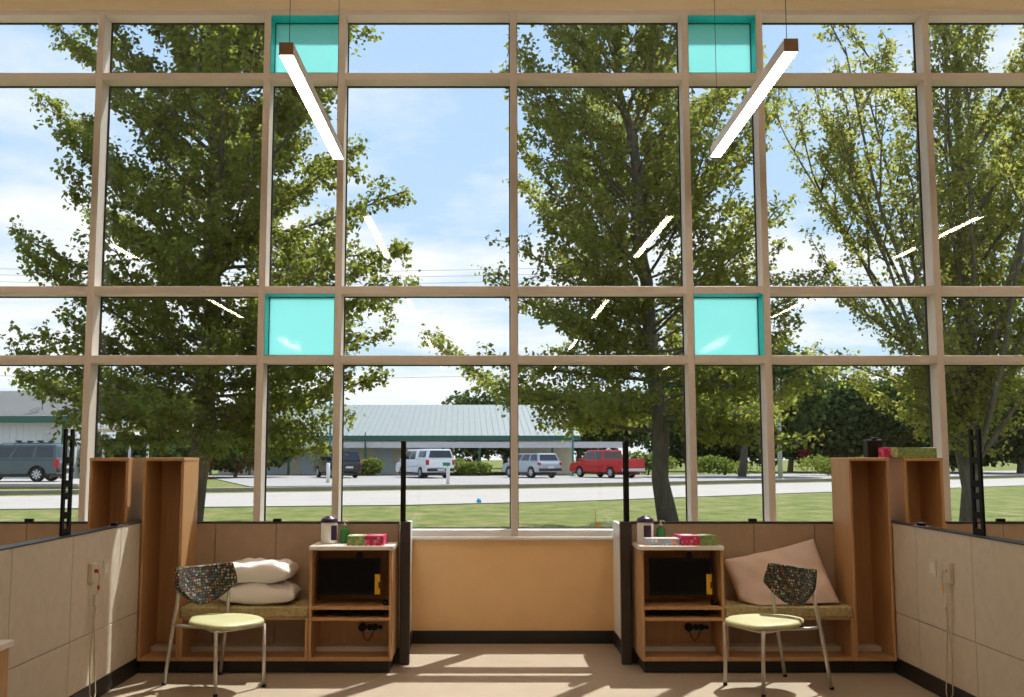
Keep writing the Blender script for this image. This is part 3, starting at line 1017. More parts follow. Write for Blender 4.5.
def polyline(p0, dirv, length, nseg, lift, wob, rs):
    pts = [Vector(p0)]
    d = Vector(dirv).normalized()
    st = length / nseg
    for i in range(nseg):
        d = (d + Vector((rs.normal(0, wob), rs.normal(0, wob), rs.normal(0, wob) + lift))).normalized()
        pts.append(pts[-1] + d * st)
    return pts


def along(pts, t):
    f = t * (len(pts) - 1)
    i = min(int(f), len(pts) - 2)
    return pts[i].lerp(pts[i + 1], f - i), (pts[i + 1] - pts[i]).normalized()


def big_tree(label, loc, seed, height, prof, trunk_r, nprim, z_lo, e_lo, e_hi, mat, leaf, dens, lift=0.05, lean=(0, 0), multi=0, foot=0.0):
    rs = np.random.default_rng(seed)
    root = thing('tree', label, 'tree', loc, 0, 'young trees on the lawn')
    tr = MB()
    tpts = [Vector((lean[0] * (k / 14) ** 1.2 * height + foot * math.exp(-k / 14 * height / 2.2) + 0.06 * rs.normal() * (k > 0), lean[1] * (k / 14) ** 1.2 * height + 0.06 * rs.normal() * (k > 0), height * k / 14)) for k in range(15)]
    trad = [trunk_r * (1.25 if k == 0 else 1.0) * (1 - (k / 14)) ** 0.8 + 0.012 for k in range(15)]
    tr.tube(tpts, trad, 12)
    P = []
    def leafy(pl, t0, step, spread):
        L = sum((pl[i + 1] - pl[i]).length for i in range(len(pl) - 1))
        n = max(1, int(L * (1 - t0) / step))
        for q in range(n):
            p, _ = along(pl, t0 + (1 - t0) * rs.uniform())
            P.append(p + Vector(rs.normal(0, spread, 3)))
    leaders = [(tpts, 1.0)]
    for q in range(multi):
        a = 2 * math.pi * q / multi + rs.uniform(-.4, .4)
        st, _ = along(tpts, rs.uniform(0.08, 0.2))
        el = rs.uniform(52, 76)
        pl = polyline(st, (math.cos(a) * math.cos(R(el)), math.sin(a) * math.cos(R(el)), math.sin(R(el))), height * rs.uniform(0.55, 0.85), 10, 0.035, 0.04, rs)
        leafy(pl, 0.25, 0.03, 0.11)
        tr.tube(pl, [trunk_r * 0.30 * (1 - k / 11) + 0.008 for k in range(11)], 8)
        leaders.append((pl, 0.34))
    zs = z_lo + (height * 0.97 - z_lo) * np.linspace(0, 1, nprim) ** 1.5
    az = rs.uniform(0, 6.28)
    for i, z in enumerate(zs):
        lead, sc = leaders[0] if (multi == 0 or rs.uniform() < 0.25) else leaders[rs.integers(1, len(leaders))]
        z = z + rs.normal(0, 0.12)
        zt = lead[-1].z
        z0 = lead[0].z
        t = min(0.98, max(0.02, (z - z0) / (zt - z0)))
        az += 2.39996 + rs.normal(0, 0.25)
        p0, _ = along(lead, t)
        f = (z - z_lo) / (height - z_lo)
        el = R(e_lo + (e_hi - e_lo) * f ** 0.7 + rs.normal(0, 7))
        rad = np.interp(p0.z, prof[0], prof[1]) * rs.uniform(0.72, 1.08) * sc
        ln = max(0.5, rad / max(0.45, math.cos(el + lift * 2)))
        d = (math.cos(az) * math.cos(el), math.sin(az) * math.cos(el), math.sin(el))
        pl = polyline(p0, d, ln, 9, lift * (0.4 + f), 0.07, rs)
        if pl[-1].z < 1.5:
            continue
        rb = max(0.010, trunk_r * 0.20 * (ln / 5.0) ** 0.7)
        tr.tube(pl, [rb * (1 - k / 10) + 0.004 for k in range(10)], 6, cap=False)
        leafy(pl, 0.55, 0.05 / dens, 0.10)
        ns = max(5, int(ln / 0.19))
        for q in range(ns):
            t2 = 0.12 + 0.86 * (q + rs.uniform(0, 0.8)) / ns
            if t2 > 0.99: continue
            p1, dd = along(pl, t2)
            side = 1 if q % 2 else -1
            perp = dd.cross(Vector((0, 0, 1))).normalized() * side
            d2 = (dd * rs.uniform(0.6, 1.1) + perp * rs.uniform(0.4, 1.0) + Vector((0, 0, rs.normal(0.05, 0.28)))).normalized()
            l2 = (0.30 + 0.135 * ln * (1 - t2) ** 0.6) * rs.uniform(0.6, 1.25)
            pl2 = polyline(p1, d2, l2, 5, lift * 0.5, 0.14, rs)
            tr.tube(pl2, [0.010 * (1 - k / 6) + 0.002 for k in range(6)], 4, cap=False)
            leafy(pl2, 0.2, 0.030 / dens, 0.075)
            nt_ = int(l2 / 0.17)
            for w in range(nt_):
                t3 = 0.25 + 0.72 * rs.uniform()
                p2, d3 = along(pl2, t3)
                dv = (d3 * 0.6 + Vector(rs.normal(0, 0.6, 3))).normalized()
                pl3 = [p2, p2 + dv * rs.uniform(0.15, 0.38)]
                leafy(pl3, 0.0, 0.026 / dens, 0.06)
    leafy(tpts, 0.9, 0.03, 0.15)
    tr.build('trunk', M_bark, root)
    pts = np.array([tuple(p) for p in P])
    pts = pts[pts[:, 2] > 1.35]
    leaves_mesh('foliage', pts, leaf, mat, root, rs)
    return root, len(pts)


YT = 22.0
n1 = big_tree('broad dark maple tree on the lawn, leftmost through the window', (xx(209, 455, YT), YT, -0.03), 5, 15.0,
              ([1.6, 2.6, 4, 6.2, 9.4, 11.2, 13, 15], [3.2, 4.3, 4.5, 4.3, 3.6, 2.8, 1.8, 0.5]), 0.24, 118, 1.9, -6, 66, M_leaf_a, 0.102, 1.15, 0.045, foot=-0.42)
n2 = big_tree('maple tree on the lawn seen through the bay right of the centre mullion', (xx(669, 490, YT), YT, -0.03), 21, 15.0,
              ([1.6, 2.6, 4, 6.2, 9.4, 11.2, 13, 15], [2.8, 3.7, 3.9, 3.7, 2.5, 1.8, 1.2, 0.4]), 0.18, 116, 2.3, -2, 68, M_leaf_b, 0.098, 1.0, 0.055, lean=(-0.10, 0))
n3 = big_tree('lighter feathery tree on the lawn at the right edge of the window', (xx(968, 455, YT), YT, -0.03), 33, 12.5,
              ([1.6, 2.6, 4, 6.2, 8.4, 10.2, 11.5, 12.5], [2.8, 3.6, 4.3, 4.1, 2.9, 1.8, 1.1, 0.4]), 0.20, 150, 1.5, 22, 72, M_leaf_c, 0.088, 0.95, 0.06, multi=16, lean=(0.02, 0))
print('LEAVES', n1[1], n2[1], n3[1])


def bushy(name, cat, label, loc, seed, w, d, h, zb, nleaf, size, mat, group):
    rs = np.random.default_rng(seed)
    root = thing(name, label, cat, loc, 0, group)
    # leaf cloud in a few overlapping lobes
    k = 9
    P = []
    for q in range(k):
        c = np.array([rs.uniform(-0.55, 0.55) * w / 2, rs.uniform(-0.5, 0.5) * d / 2, zb + (h - zb) * rs.uniform(0.3, 0.72)])
        r = np.array([w / 2 * rs.uniform(0.4, 0.62), d / 2 * rs.uniform(0.4, 0.62), (h - zb) * rs.uniform(0.26, 0.36)])
        v = rs.normal(0, 1, (nleaf // k, 3))
        v /= np.linalg.norm(v, axis=1)[:, None]
        v *= rs.uniform(0.65, 1.03, (len(v), 1))
        P.append(c + v * r)
    P = np.concatenate(P)
    P[:, 2] = np.maximum(P[:, 2], 0.25)
    leaves_mesh('foliage', P, size, mat, root, rs, 0.95)
    t = MB().tube([(0, 0, 0), (0.03 * w, 0, h * 0.35), (0, 0, h * 0.7)], [0.03 * h + .03, 0.022 * h + .02, 0.01 * h], 8)
    t.build('trunk', M_bark, root)
    return root


bg = [(742, 74, 12, 9, 11), (790, 96, 13, 9, 10), (822, 92, 12, 9, 9), (852, 98, 13, 9, 11), (885, 90, 12, 9, 10), (925, 94, 13, 9, 10.5), (975, 90, 13, 9, 9.5), (1020, 88, 13, 9, 11), (705, 100, 12, 9, 9)]
names_bg = ['beside the grey pole', 'behind the grey pole', 'above the mirrored pink box', 'left of the right wardrobe', 'above the right wardrobe', 'behind the right wardrobe tissue box', 'behind the feathery tree', 'at the right window edge', 'behind the trunk of the centre-right maple']
for i, (x, Y, w, d, h) in enumerate(bg):
    bushy('distant_tree', 'tree', 'dark distant tree in the far tree line, %s' % names_bg[i], (xx(x, 470, Y), Y, -0.03), 100 + i, w, d, h * 0.85, 0.6, 12000, 0.40, M_leaf_far, 'far tree line')
bgb = [(478, 120, 9, 8, 9.3, 'left of the centre mullion'), (505, 122, 9, 8, 9.8, 'hidden partly by the centre mullion'), (540, 124, 10, 8, 10.2, 'just right of the centre mullion'), (578, 120, 11, 8, 10.4, 'beside the teal pole'), (612, 118, 11, 8, 10.0, 'above the red pickup')]
for i, (x, Y, w, d, h, nm) in enumerate(bgb):
    bushy('distant_tree', 'tree', 'tree top showing over the green metal roof, %s' % nm, (xx(x, 455, Y), Y, -0.03), 140 + i, w, d, h, 1.0, 5000, 0.42, M_leaf_far, 'trees over the roof')
lb = [(110, 66, 9, 5, 3.0, 'under the white pergola'), (150, 68, 8, 5, 3.2, 'right of the white pergola'), (190, 70, 8, 5, 3.4, 'behind the dark maple trunk'), (235, 72, 9, 5, 3.6, 'left of the long building')]
for i, (x, Y, w, d, h, nm) in enumerate(lb):
    bushy('shrub', 'shrub', 'tall dark shrub across the street %s' % nm, (xx(x, 470, Y), Y, -0.03), 160 + i, w, d, h, 0.2, 5000, 0.30, M_leaf_far, 'shrubs across the street')
bb = [(366, 77, 2.6, 1.5, 1.5, 'between the dark and the white car'), (468, 77, 4.0, 1.6, 1.3, 'right of the white pickup'), (648, 80, 5, 2, 1.9, 'right of the red pickup'), (842, 78, 7, 3, 1.6, 'left of the right wardrobe'), (725, 80, 6, 3, 1.6, 'behind the right cabinet')]
for i, (x, Y, w, d, h, nm) in enumerate(bb):
    bushy('bush', 'bush', 'bright green bush by the parking lot %s' % nm, (xx(x, 476, Y), Y, -0.03), 180 + i, w, d, h, 0.0, 1300, 0.22, M_leaf_bush, 'bushes by the parking lot')

# ================================================================== BUILDINGS
YBL = 80.0
bd = thing('building', 'long low building with pale green metal roof behind the parked cars', 'building', (-8, YBL, 0))
inv = Matrix.Translation(-Vector(bd.location))
def BP(mb, nm, mat, **k):
    o = mb.build(nm, mat, bd, **k); o.matrix_parent_inverse = inv; return o
xa, xb = -22.0, 7.0
ze = zz(437, YBL)
zr = 5.9
rf = MB()
rf.hexa([(xa, YBL - 1.2, ze - 0.02), (xb, YBL - 1.2, ze - 0.02), (xb - 0.6, YBL + 9, zr - 0.06), (xa + .6, YBL + 9, zr - 0.06)],
        [(xa, YBL - 1.2, ze + 0.08), (xb, YBL - 1.2, ze + 0.08), (xb - 0.6, YBL + 9, zr), (xa + .6, YBL + 9, zr)])
rf.hexa([(xa + .6, YBL + 9, zr - 0.06), (xb - .6, YBL + 9, zr - 0.06), (xb, YBL + 19, ze - 0.02), (xa, YBL + 19, ze - 0.02)],
        [(xa + .6, YBL + 9, zr), (xb - .6, YBL + 9, zr), (xb, YBL + 19, ze + 0.08), (xa, YBL + 19, ze + 0.08)])
for k in range(60):
    x = xa + 0.5 + (xb - xa - 1.0) * k / 59
    q = (x - (xa + xb) / 2) * (0.956)
    x2 = (xa + xb) / 2 + q
    rf.hexa([(x - 0.025, YBL - 1.2, ze + 0.08), (x + 0.025, YBL - 1.2, ze + 0.08), (x2 + 0.025, YBL + 9, zr), (x2 - 0.025, YBL + 9, zr)],
            [(x - 0.015, YBL - 1.2, ze + 0.12), (x + 0.015, YBL - 1.2, ze + 0.12), (x2 + 0.015, YBL + 9, zr + 0.04), (x2 - 0.015, YBL + 9, zr + 0.04)])
BP(rf, 'roof', M_metalroof)
BP(MB().box(xa, xb, YBL - 1.25, YBL - 1.2, ze - 0.28, ze + 0.09), 'fascia', M_fascia)
BP(MB().box(xa + 0.2, xb + 3.4, YBL - 1.1, YBL - 0.9, ze - 0.85, ze - 0.38), 'porch_beam', M_beam)
w = MB()
w.box(xa + 0.5, -3.4, YBL + 1.2, YBL + 17.5, 0, ze - 0.05)
w.box(2.0, xb - 0.4, YBL + 1.2, YBL + 17.5, 0, ze - 0.05)
BP(w, 'wall', M_bwall)
for x in (-21.5, -18.5, -15.5, -12.6, -9.6, -6.6, -3.6, -0.8, 2.2, 4.8):
    BP(MB().box(x - 0.09, x + 0.09, YBL - 1.08, YBL - 0.92, 0, ze - 0.38), 'post', M_fascia)
for x in (-19.8, -17.0, -14.2, -11.2, -8.4, -5.0):
    BP(MB().box(x - 0.75, x + 0.75, YBL + 1.14, YBL + 1.2, 0, 2.3), 'door', M_bdoor, bevel=0.02)
BP(MB().tube([(-9.6, YBL - 1.2, ze + 0.35), (-9.6, YBL - 1.2, ze - 0.9)], 0.05, 6), 'downpipe', M_fascia)

# house at the far left
hx1 = xx(66, 440, 62)
hs = thing('house', 'white house with grey shingle roof and green eaves at the far left', 'house', (hx1 - 8, 62, 0))
inv2 = Matrix.Translation(-Vector(hs.location))
def HP(mb, nm, mat, **k):
    o = mb.build(nm, mat, hs, **k); o.matrix_parent_inverse = inv2; return o
he = zz(417, 61); hr = zz(391, 68)
wl = MB().box(hx1 - 18, hx1, 62, 74, 0, he - 0.2)
HP(wl, 'wall', M_hwall)
sd = MB()
for k in range(44):
    x = hx1 - 17.8 + k * 0.41
    sd.box(x, x + 0.03, 61.97, 62.0, 0.1, he - 0.3)
HP(sd, 'siding_batten', M_hwall)
r2 = MB()
r2.hexa([(hx1 - 18.5, 61, he - 0.05), (hx1 + 0.5, 61, he - 0.05), (hx1 + 0.3, 68, hr - 0.1), (hx1 - 18.5, 68, hr - 0.1)],
        [(hx1 - 18.5, 61, he + 0.06), (hx1 + 0.5, 61, he + 0.06), (hx1 + 0.3, 68, hr), (hx1 - 18.5, 68, hr)])
r2.hexa([(hx1 - 18.5, 68, hr - 0.1), (hx1 + .3, 68, hr - 0.1), (hx1 + .5, 75, he - 0.05), (hx1 - 18.5, 75, he - 0.05)],
        [(hx1 - 18.5, 68, hr), (hx1 + .3, 68, hr), (hx1 + .5, 75, he + 0.06), (hx1 - 18.5, 75, he + 0.06)])
HP(r2, 'roof', M_shingle)
HP(MB().box(hx1 - 18.5, hx1 + 0.55, 60.94, 61.0, he - 0.34, he + 0.06), 'fascia', M_fascia)
HP(MB().box(hx1 + 0.15, hx1 + 0.25, 60.95, 61.05, 0.0, he - 0.34), 'downpipe', M_fascia)
HP(MB().box(hx1 - 1.45, hx1 - 0.75, 61.93, 61.97, 2.45, 2.85).box(hx1 - 1.38, hx1 - 0.82, 61.92, 61.93, 2.52, 2.78), 'vent', M_beam)
gb = MB().add([(hx1 - 0.01, 62, he - 0.2), (hx1 - 0.01, 74, he - 0.2), (hx1 - 0.01, 68, hr - 0.2), (hx1 - 0.2, 62, he - 0.2), (hx1 - 0.2, 74, he - 0.2), (hx1 - 0.2, 68, hr - 0.2)], [(0, 1, 2), (3, 5, 4), (0, 3, 4, 1), (1, 4, 5, 2), (2, 5, 3, 0)])
HP(gb, 'gable', M_hwall)
# dish on the roof
Yd = 62.5
dl = Vector((xx(42, 415, Yd), Yd, 0))
dl.z = he + (Yd - 61) / 7 * (hr - he) + 0.06
ds = thing('satellite_dish', 'white satellite dish on the grey shingle roof', 'dish', tuple(dl))
MB().tube([(0, 0, 0), (0, 0, 0.7), (0.1, -0.05, 1.0)], 0.035, 8).tube([(0, 0, 0.35), (-0.6, -0.3, -0.06)], 0.025, 6).tube([(0, 0, 0.2), (-0.35, -0.1, 0.0)], 0.025, 6).build('mast', M_polegrey, ds)
dm = MB()
prof = [(0.03, 0.0), (0.2, 0.02), (0.34, 0.06), (0.42, 0.11), (0.42, 0.12), (0.34, 0.075), (0.2, 0.035), (0.03, 0.012)]
dm.lathe(prof, (0, 0, 0), 20, 'x')
o = dm.build('reflector', M_hwall, ds)
o.location = (0.1, -0.05, 1.25); o.rotation_euler = (0, R(-12), R(-35))

# pergola
pg = thing('pergola', 'white slatted pergola right of the white house', 'pergola', (xx(105, 440, 61), 61, 0))
pm = MB()
pxs = [xx(x, 440, 61) - pg.location.x for x in (74, 104, 130, 148)]
for x in pxs:
    MB().box(x - 0.06, x + 0.06, -0.06, 0.06, 0, 2.9).build('post', M_beam, pg)
MB().box(pxs[0] - 0.3, pxs[-1] + 0.3, -0.08, 0.08, 2.9, 3.05).build('beam', M_bwall, pg)
for k in range(26):
    x = pxs[0] + (pxs[-1] - pxs[0]) * k / 25
    MB().box(x - 0.035, x + 0.035, -0.6, 2.5, 3.06, 3.45).build('slat', M_beam, pg)

# ------------------------------------------------------------------ poles, wires, bollards, litter
def pole(name, x, y0, y1, Y, r, mat, label, arm=False):
    t = thing(name, label, 'pole', (xx(x, y0, Y), Y, -0.03))
    z1 = zz(y1, Y)
    MB().tube([(0, 0, 0), (0, 0, z1)], [r, r * 0.75], 10).build('shaft', mat, t)
    MB().lathe([(r * 2.0, 0.0), (r * 2.0, 0.12), (r * 1.1, 0.18)], n=14).build('base', mat, t)
    if arm:
        MB().box(-0.25, 0.25, -0.5, 0.1, z1, z1 + 0.14).build('lamp_head', mat, t, bevel=0.03)
    return t


pole('lamp_post', 573, 476, 372, 76, 0.085, M_poleteal, 'teal lamp post above the silver car', True)
pole('lamp_post', 329.5, 476, 362, 76, 0.085, M_poleteal, 'teal lamp post behind the dark car', True)
pole('utility_pole', 780.5, 478, 378, 62, 0.15, M_polegrey, 'pale grey utility pole right of the teal panes')
for i, (x, y0, y1, Y, lab) in enumerate([(448, 484, 463, 55, 'white marker post with green sign behind the white pickup'), (328, 480, 463, 58, 'white marker post near the dark car')]):
    t = thing('marker_post', lab, 'post', (xx(x, y0, Y), Y, -0.03))
    h = zz(y1, Y)
    MB().tube([(0, 0, 0), (0, 0, h), (0, 0, h + 0.03)], [0.10, 0.10, 0.06], 12).build('post', M_white, t)
    if i == 0:
        MB().box(-0.28, 0.12, -0.14, -0.11, h - 0.12, h + 0.06).build('sign', M_sign, t)
for i, (ya, yb, yc, lab) in enumerate([(266, 268, 270, 'topmost'), (272, 274, 276, 'second from the top of'), (279, 280, 282, 'third from the top of'), (373, 374, 376, 'lowest and nearest the roof of')]):
    Yw = 66
    pts = []
    for k in range(25):
        f = k / 24
        x = -100 + f * 1300
        y = ya + (yc - ya) * f
        sag = 0.35 * math.sin(math.pi * ((f * 2) % 1))
        pts.append((xx(x, y, Yw), Yw, zz(y, Yw) - sag))
    tag(MB().tube(pts, 0.010, 5).build('power_line', M_wire), 'thin overhead power line, %s the four across the sky' % lab, 'wire')
# litter and flag
Yl = 33.5
lt = MB()
rs = np.random.default_rng(3)
lv = [(0.11 * math.cos(a) * rs.uniform(.6, 1.1), 0.09 * math.sin(a) * rs.uniform(.6, 1.1), rs.uniform(0, 0.05)) for a in np.linspace(0, 2 * math.pi, 9)[:-1]]
lv += [(p[0] * 0.5, p[1] * 0.5, 0.12 + rs.uniform(0, 0.06)) for p in lv]
lt.add(lv, [(k, (k + 1) % 8, 8 + (k + 1) % 8, 8 + k) for k in range(8)] + [list(range(8, 16)), list(range(8))[::-1]], True)
tag(lt.build('litter', M_bluelit, loc=(xx(479, 501, Yl), Yl, 0.0)), 'bright blue scrap of litter at the street edge', 'litter')
Yq = 20.0
fl = thing('marker_flag', 'small orange marker flag in the grass just outside the window', 'flag', (xx(595.5, 530, Yq), Yq, -0.03))
MB().tube([(0, 0, 0), (0, 0, 0.52)], 0.006, 5).build('stick', M_orange, fl)
MB().add([(0, 0, 0.14), (0.10, 0.01, 0.16), (0.11, 0, 0.27), (0, 0, 0.27), (0, 0.004, 0.14), (0.10, 0.014, 0.16), (0.11, 0.004, 0.27), (0, 0.004, 0.27)],
         [(0, 1, 2, 3), (7, 6, 5, 4), (0, 4, 5, 1), (1, 5, 6, 2), (2, 6, 7, 3), (3, 7, 4, 0)]).build('flag', M_orange, fl)

# ================================================================== VEHICLES
def vehicle(name, label, loc, rz, kind, paint, L=4.8, W=1.9, roof=1.75, trimcol=None):
    """x forward, y left"""
    t = thing(name, label, 'pickup' if 'pickup' in kind else 'car', loc, rz)
    zb, belt = 0.34, 1.08
    wr = 0.37
    xr, xf = -L * 0.285, L * 0.30          # wheel centres
    rear, front = -L / 2, L / 2
    arch = wr + 0.07
    def arc(cx, n=9):
        return [(cx + arch * math.cos(math.pi - math.pi * k / (n - 1)), wr + arch * math.sin(math.pi - math.pi * k / (n - 1)) * 0.98) for k in range(n)]
    # lower body outline, from rear bottom forward
    low = [(rear + 0.06, zb + 0.05)] + [p for p in arc(xr)] + [p for p in arc(xf)] + [(front - 0.08, zb + 0.02), (front, zb + 0.22), (front - 0.03, 0.80)]
    for i, p in enumerate(low):
        if p[1] < zb: low[i] = (p[0], zb)
    pick = 'pickup' in kind
    hood_back = front - L * 0.235
    if pick:
        cab_r = rear + L * 0.36
        top = [(front - 0.15, 0.99), (hood_back, belt + 0.06), (cab_r, belt + 0.06), (cab_r, 0.80), (rear, 0.80)]
    else:
        top = [(front - 0.20, 0.93), (hood_back, belt), (rear + 0.10, belt + 0.02), (rear, 0.95)]
    body = MB().prism_y(low + top, -W / 2, W / 2)
    body.build('body', paint, t, bevel=0.045, seg=2)
    def frustum(x0b, x1b, x0t, x1t, z0, z1, wb, wt, nm, mat):
        m = MB().hexa([(x0b, -wb, z0), (x1b, -wb, z0), (x1b, wb, z0), (x0b, wb, z0)], [(x0t, -wt, z1), (x1t, -wt, z1), (x1t, wt, z1), (x0t, wt, z1)])
        m.build(nm, mat, t, bevel=0.05, seg=2)
        def sidepane(f0, f1, g0=0.16, g1=0.86):
            for s in (-1, 1):
                def pt(f, g, o):
                    xb = x0b + (x1b - x0b) * f
                    xt = x0t + (x1t - x0t) * f
                    return (xb + (xt - xb) * g, s * (wb + (wt - wb) * g + o), z0 + (z1 - z0) * g)
                vs = [pt(f0, g0, 0.006), pt(f1, g0, 0.006), pt(f1, g1, 0.006), pt(f0, g1, 0.006)] + [pt(f0, g0, -0.02), pt(f1, g0, -0.02), pt(f1, g1, -0.02), pt(f0, g1, -0.02)]
                MB().add(vs, [(0, 1, 2, 3), (7, 6, 5, 4), (0, 4, 5, 1), (1, 5, 6, 2), (2, 6, 7, 3), (3, 7, 4, 0)]).build('side_window', M_carglass, t)
        def endpane(back, g0=0.18, g1=0.84):
            xb, xt = (x0b, x0t) if back else (x1b, x1t)
            sg = -1 if back else 1
            def pt(q, g, o):
                hw = wb + (wt - wb) * g - 0.10
                return (xb + (xt - xb) * g + sg * o, q * hw, z0 + (z1 - z0) * g)
            vs = [pt(-1, g0, .006), pt(1, g0, .006), pt(1, g1, .006), pt(-1, g1, .006), pt(-1, g0, -.02), pt(1, g0, -.02), pt(1, g1, -.02), pt(-1, g1, -.02)]
            MB().add(vs, [(0, 1, 2, 3), (7, 6, 5, 4), (0, 4, 5, 1), (1, 5, 6, 2), (2, 6, 7, 3), (3, 7, 4, 0)]).build('rear_window' if back else 'windscreen', M_carglass, t)
        return sidepane, endpane
    wb, wt = W / 2 - 0.05, W / 2 - 0.22
    if pick:
        sp, ep = frustum(cab_r + 0.02, hood_back + 0.25, cab_r + 0.10, hood_back - 0.45, belt + 0.04, roof, wb, wt, 'cab', paint)
        sp(0.06, 0.46); sp(0.50, 0.93)
        ep(False); 
        rail = 1.28
        for s in (-1, 1):
            MB().box(rear, cab_r, s * (W / 2 - 0.07), s * W / 2, 0.78, rail).build('bed_side', paint, t, bevel=0.02)
        MB().box(rear, rear + 0.07, -W / 2 + 0.075, W / 2 - 0.075, 0.72, rail).build('tailgate', paint, t, bevel=0.02)
        if kind == 'pickup_topper':
            sp2, ep2 = frustum(rear + 0.02, cab_r - 0.02, rear + 0.16, cab_r - 0.02, rail, roof + 0.02, wb + 0.03, wt, 'topper', paint)
            sp2(0.18, 0.80, 0.15, 0.80); ep2(True, 0.12, 0.84)
        else:
            ep(True)
        ztl0, ztl1 = 0.88, 1.22
    else:
        slope = 0.30 if kind == 'crossover' else (0.12 if kind == 'boxy' else 0.22)
        sp, ep = frustum(rear + 0.08, hood_back + 0.30, rear + 0.08 + slope, hood_back - 0.42, belt - 0.01, roof, wb, wt, 'cabin', paint)
        sp(0.05, 0.29); sp(0.33, 0.60); sp(0.635, 0.90)
        ep(True); ep(False)
        for s in (-1, 1):
            m = MB().tube([(rear + 0.55, s * (wt - 0.06), roof), (rear + 0.6, s * (wt - 0.06), roof + 0.06), (hood_back - 0.8, s * (wt - 0.06), roof + 0.06), (hood_back - 0.7, s * (wt - 0.06), roof)], 0.018, 6)
            m.build('roof_rail', M_trim, t)
        if kind == 'boxy':
            for x in (rear + 1.0, rear + 2.1):
                MB().box(x, x + 0.08, -wt + 0.02, wt - 0.02, roof + 0.06, roof + 0.11).build('crossbar', M_trim, t)
                for s in (-1, 1):
                    MB().box(x - 0.10, x + 0.18, s * (wt - 0.1) - 0.07, s * (wt - 0.1) + 0.07, roof + 0.11, roof + 0.20).build('rack_clamp', M_trim, t, bevel=0.02)
        ztl0, ztl1 = (0.86, 1.06) if kind != 'boxy' else (0.72, 1.12)
    for s in (-1, 1):
        MB().box(rear - 0.015, rear + 0.22, s * (W / 2 - 0.17), s * (W / 2 + 0.006), ztl0, ztl1).build('tail_light', M_tail, t, bevel=0.02)
        MB().box(front - 0.25, front - 0.015, s * (W / 2 - 0.28), s * (W / 2 - 0.02), 0.72, 0.86).build('headlight', M_white, t, bevel=0.02)
        MB().box(hood_back - 0.12, hood_back + 0.04, s * (W / 2), s * (W / 2 + 0.19), belt + 0.04, belt + 0.20).build('wing_mirror', paint, t, bevel=0.03)
    bump = M_rim if kind == 'pickup' else (M_trim)
    MB().box(rear - 0.09, rear + 0.10, -W / 2 + 0.04, W / 2 - 0.04, 0.46, 0.66).build('bumper', bump, t, bevel=0.03)
    MB().box(front - 0.12, front + 0.05, -W / 2 + 0.04, W / 2 - 0.04, 0.40, 0.62).build('bumper', M_trim, t, bevel=0.03)
    MB().box(rear - 0.1, rear - 0.085, -0.26, 0.26, 0.50 if pick else 0.66, 0.63 if pick else 0.79).build('licence_plate', M_plate, t)
    MB().box(rear + 0.4, front - 0.4, -W / 2 + 0.12, W / 2 - 0.12, 0.24, 0.36).build('underbody', M_trim, t)
    for x in (xr, xf):
        for s in (-1, 1):
            wm = MB().lathe([(0.22, -0.115), (wr - 0.03, -0.115), (wr, -0.08), (wr, 0.08), (wr - 0.03, 0.115), (0.22, 0.115)], (0, 0, 0), 26, 'y')
            o = wm.build('wheel', M_tyre, t, loc=(x, s * (W / 2 - 0.13), wr))
            rm = MB().lathe([(0.0, -0.10), (0.235, -0.10), (0.235, 0.10), (0.0, 0.10)], (0, 0, 0), 20, 'y')
            rm.build('hub', M_trim, o)
            sp_ = MB()
            for k in range(8):
                a = 2 * math.pi * k / 8
                ca, sa = math.cos(a), math.sin(a)
                for ys in (-0.121, 0.101):
                    q = [(0.03, -0.028), (0.235, -0.045), (0.235, 0.045), (0.03, 0.028)]
                    b0 = [(r_ * ca - w_ * sa, ys, r_ * sa + w_ * ca) for r_, w_ in q]
                    t0 = [(r_ * ca - w_ * sa, ys + 0.02, r_ * sa + w_ * ca) for r_, w_ in q]
                    sp_.add(b0 + t0, [(0, 3, 2, 1), (4, 5, 6, 7), (0, 1, 5, 4), (1, 2, 6, 5), (2, 3, 7, 6), (3, 0, 4, 7)])
            sp_.build('rim', M_rim, o)
    return t


vehicle('pickup_truck', 'white pickup truck with a topper over its bed', (xx(424, 470, 71), 71, 0.006), R(116), 'pickup_topper', M_carwhite, 5.8, 2.0, 1.92)
vehicle('pickup_truck', 'red pickup truck with open bed parked under the maple branches', (xx(606, 470, 71), 71, 0.006), R(122), 'pickup', M_carred, 5.8, 2.0, 1.88)
vehicle('sport_utility', 'black sport utility car parked left of the white pickup', (xx(337, 470, 71), 71, 0.006), R(118), 'suv', M_carblack, 4.7, 1.9, 1.82)
vehicle('crossover', 'silver crossover car parked between the white and red pickups', (xx(531, 470, 71), 71, 0.006), R(122), 'crossover', M_carsilver, 4.6, 1.88, 1.66)
vehicle('sport_utility', 'boxy blue grey car with roof rack in front of the white house', (xx(66, 470, 52) - 2.45, 52, 0.22), R(180), 'boxy', M_carblue, 4.85, 1.95, 1.86)

# ================================================================== LIGHT
sun = bpy.data.lights.new('sun', 'SUN')
sun.energy = 5.4
sun.angle = R(0.53)
sun.color = (1.0, 0.985, 0.95)
so = bpy.data.objects.new('sun', sun)
COL.objects.link(so)
so.rotation_euler = Vector((-0.62, -1.0, -2.05)).to_track_quat('-Z', 'Y').to_euler()
so.location = (8, 25, 30)

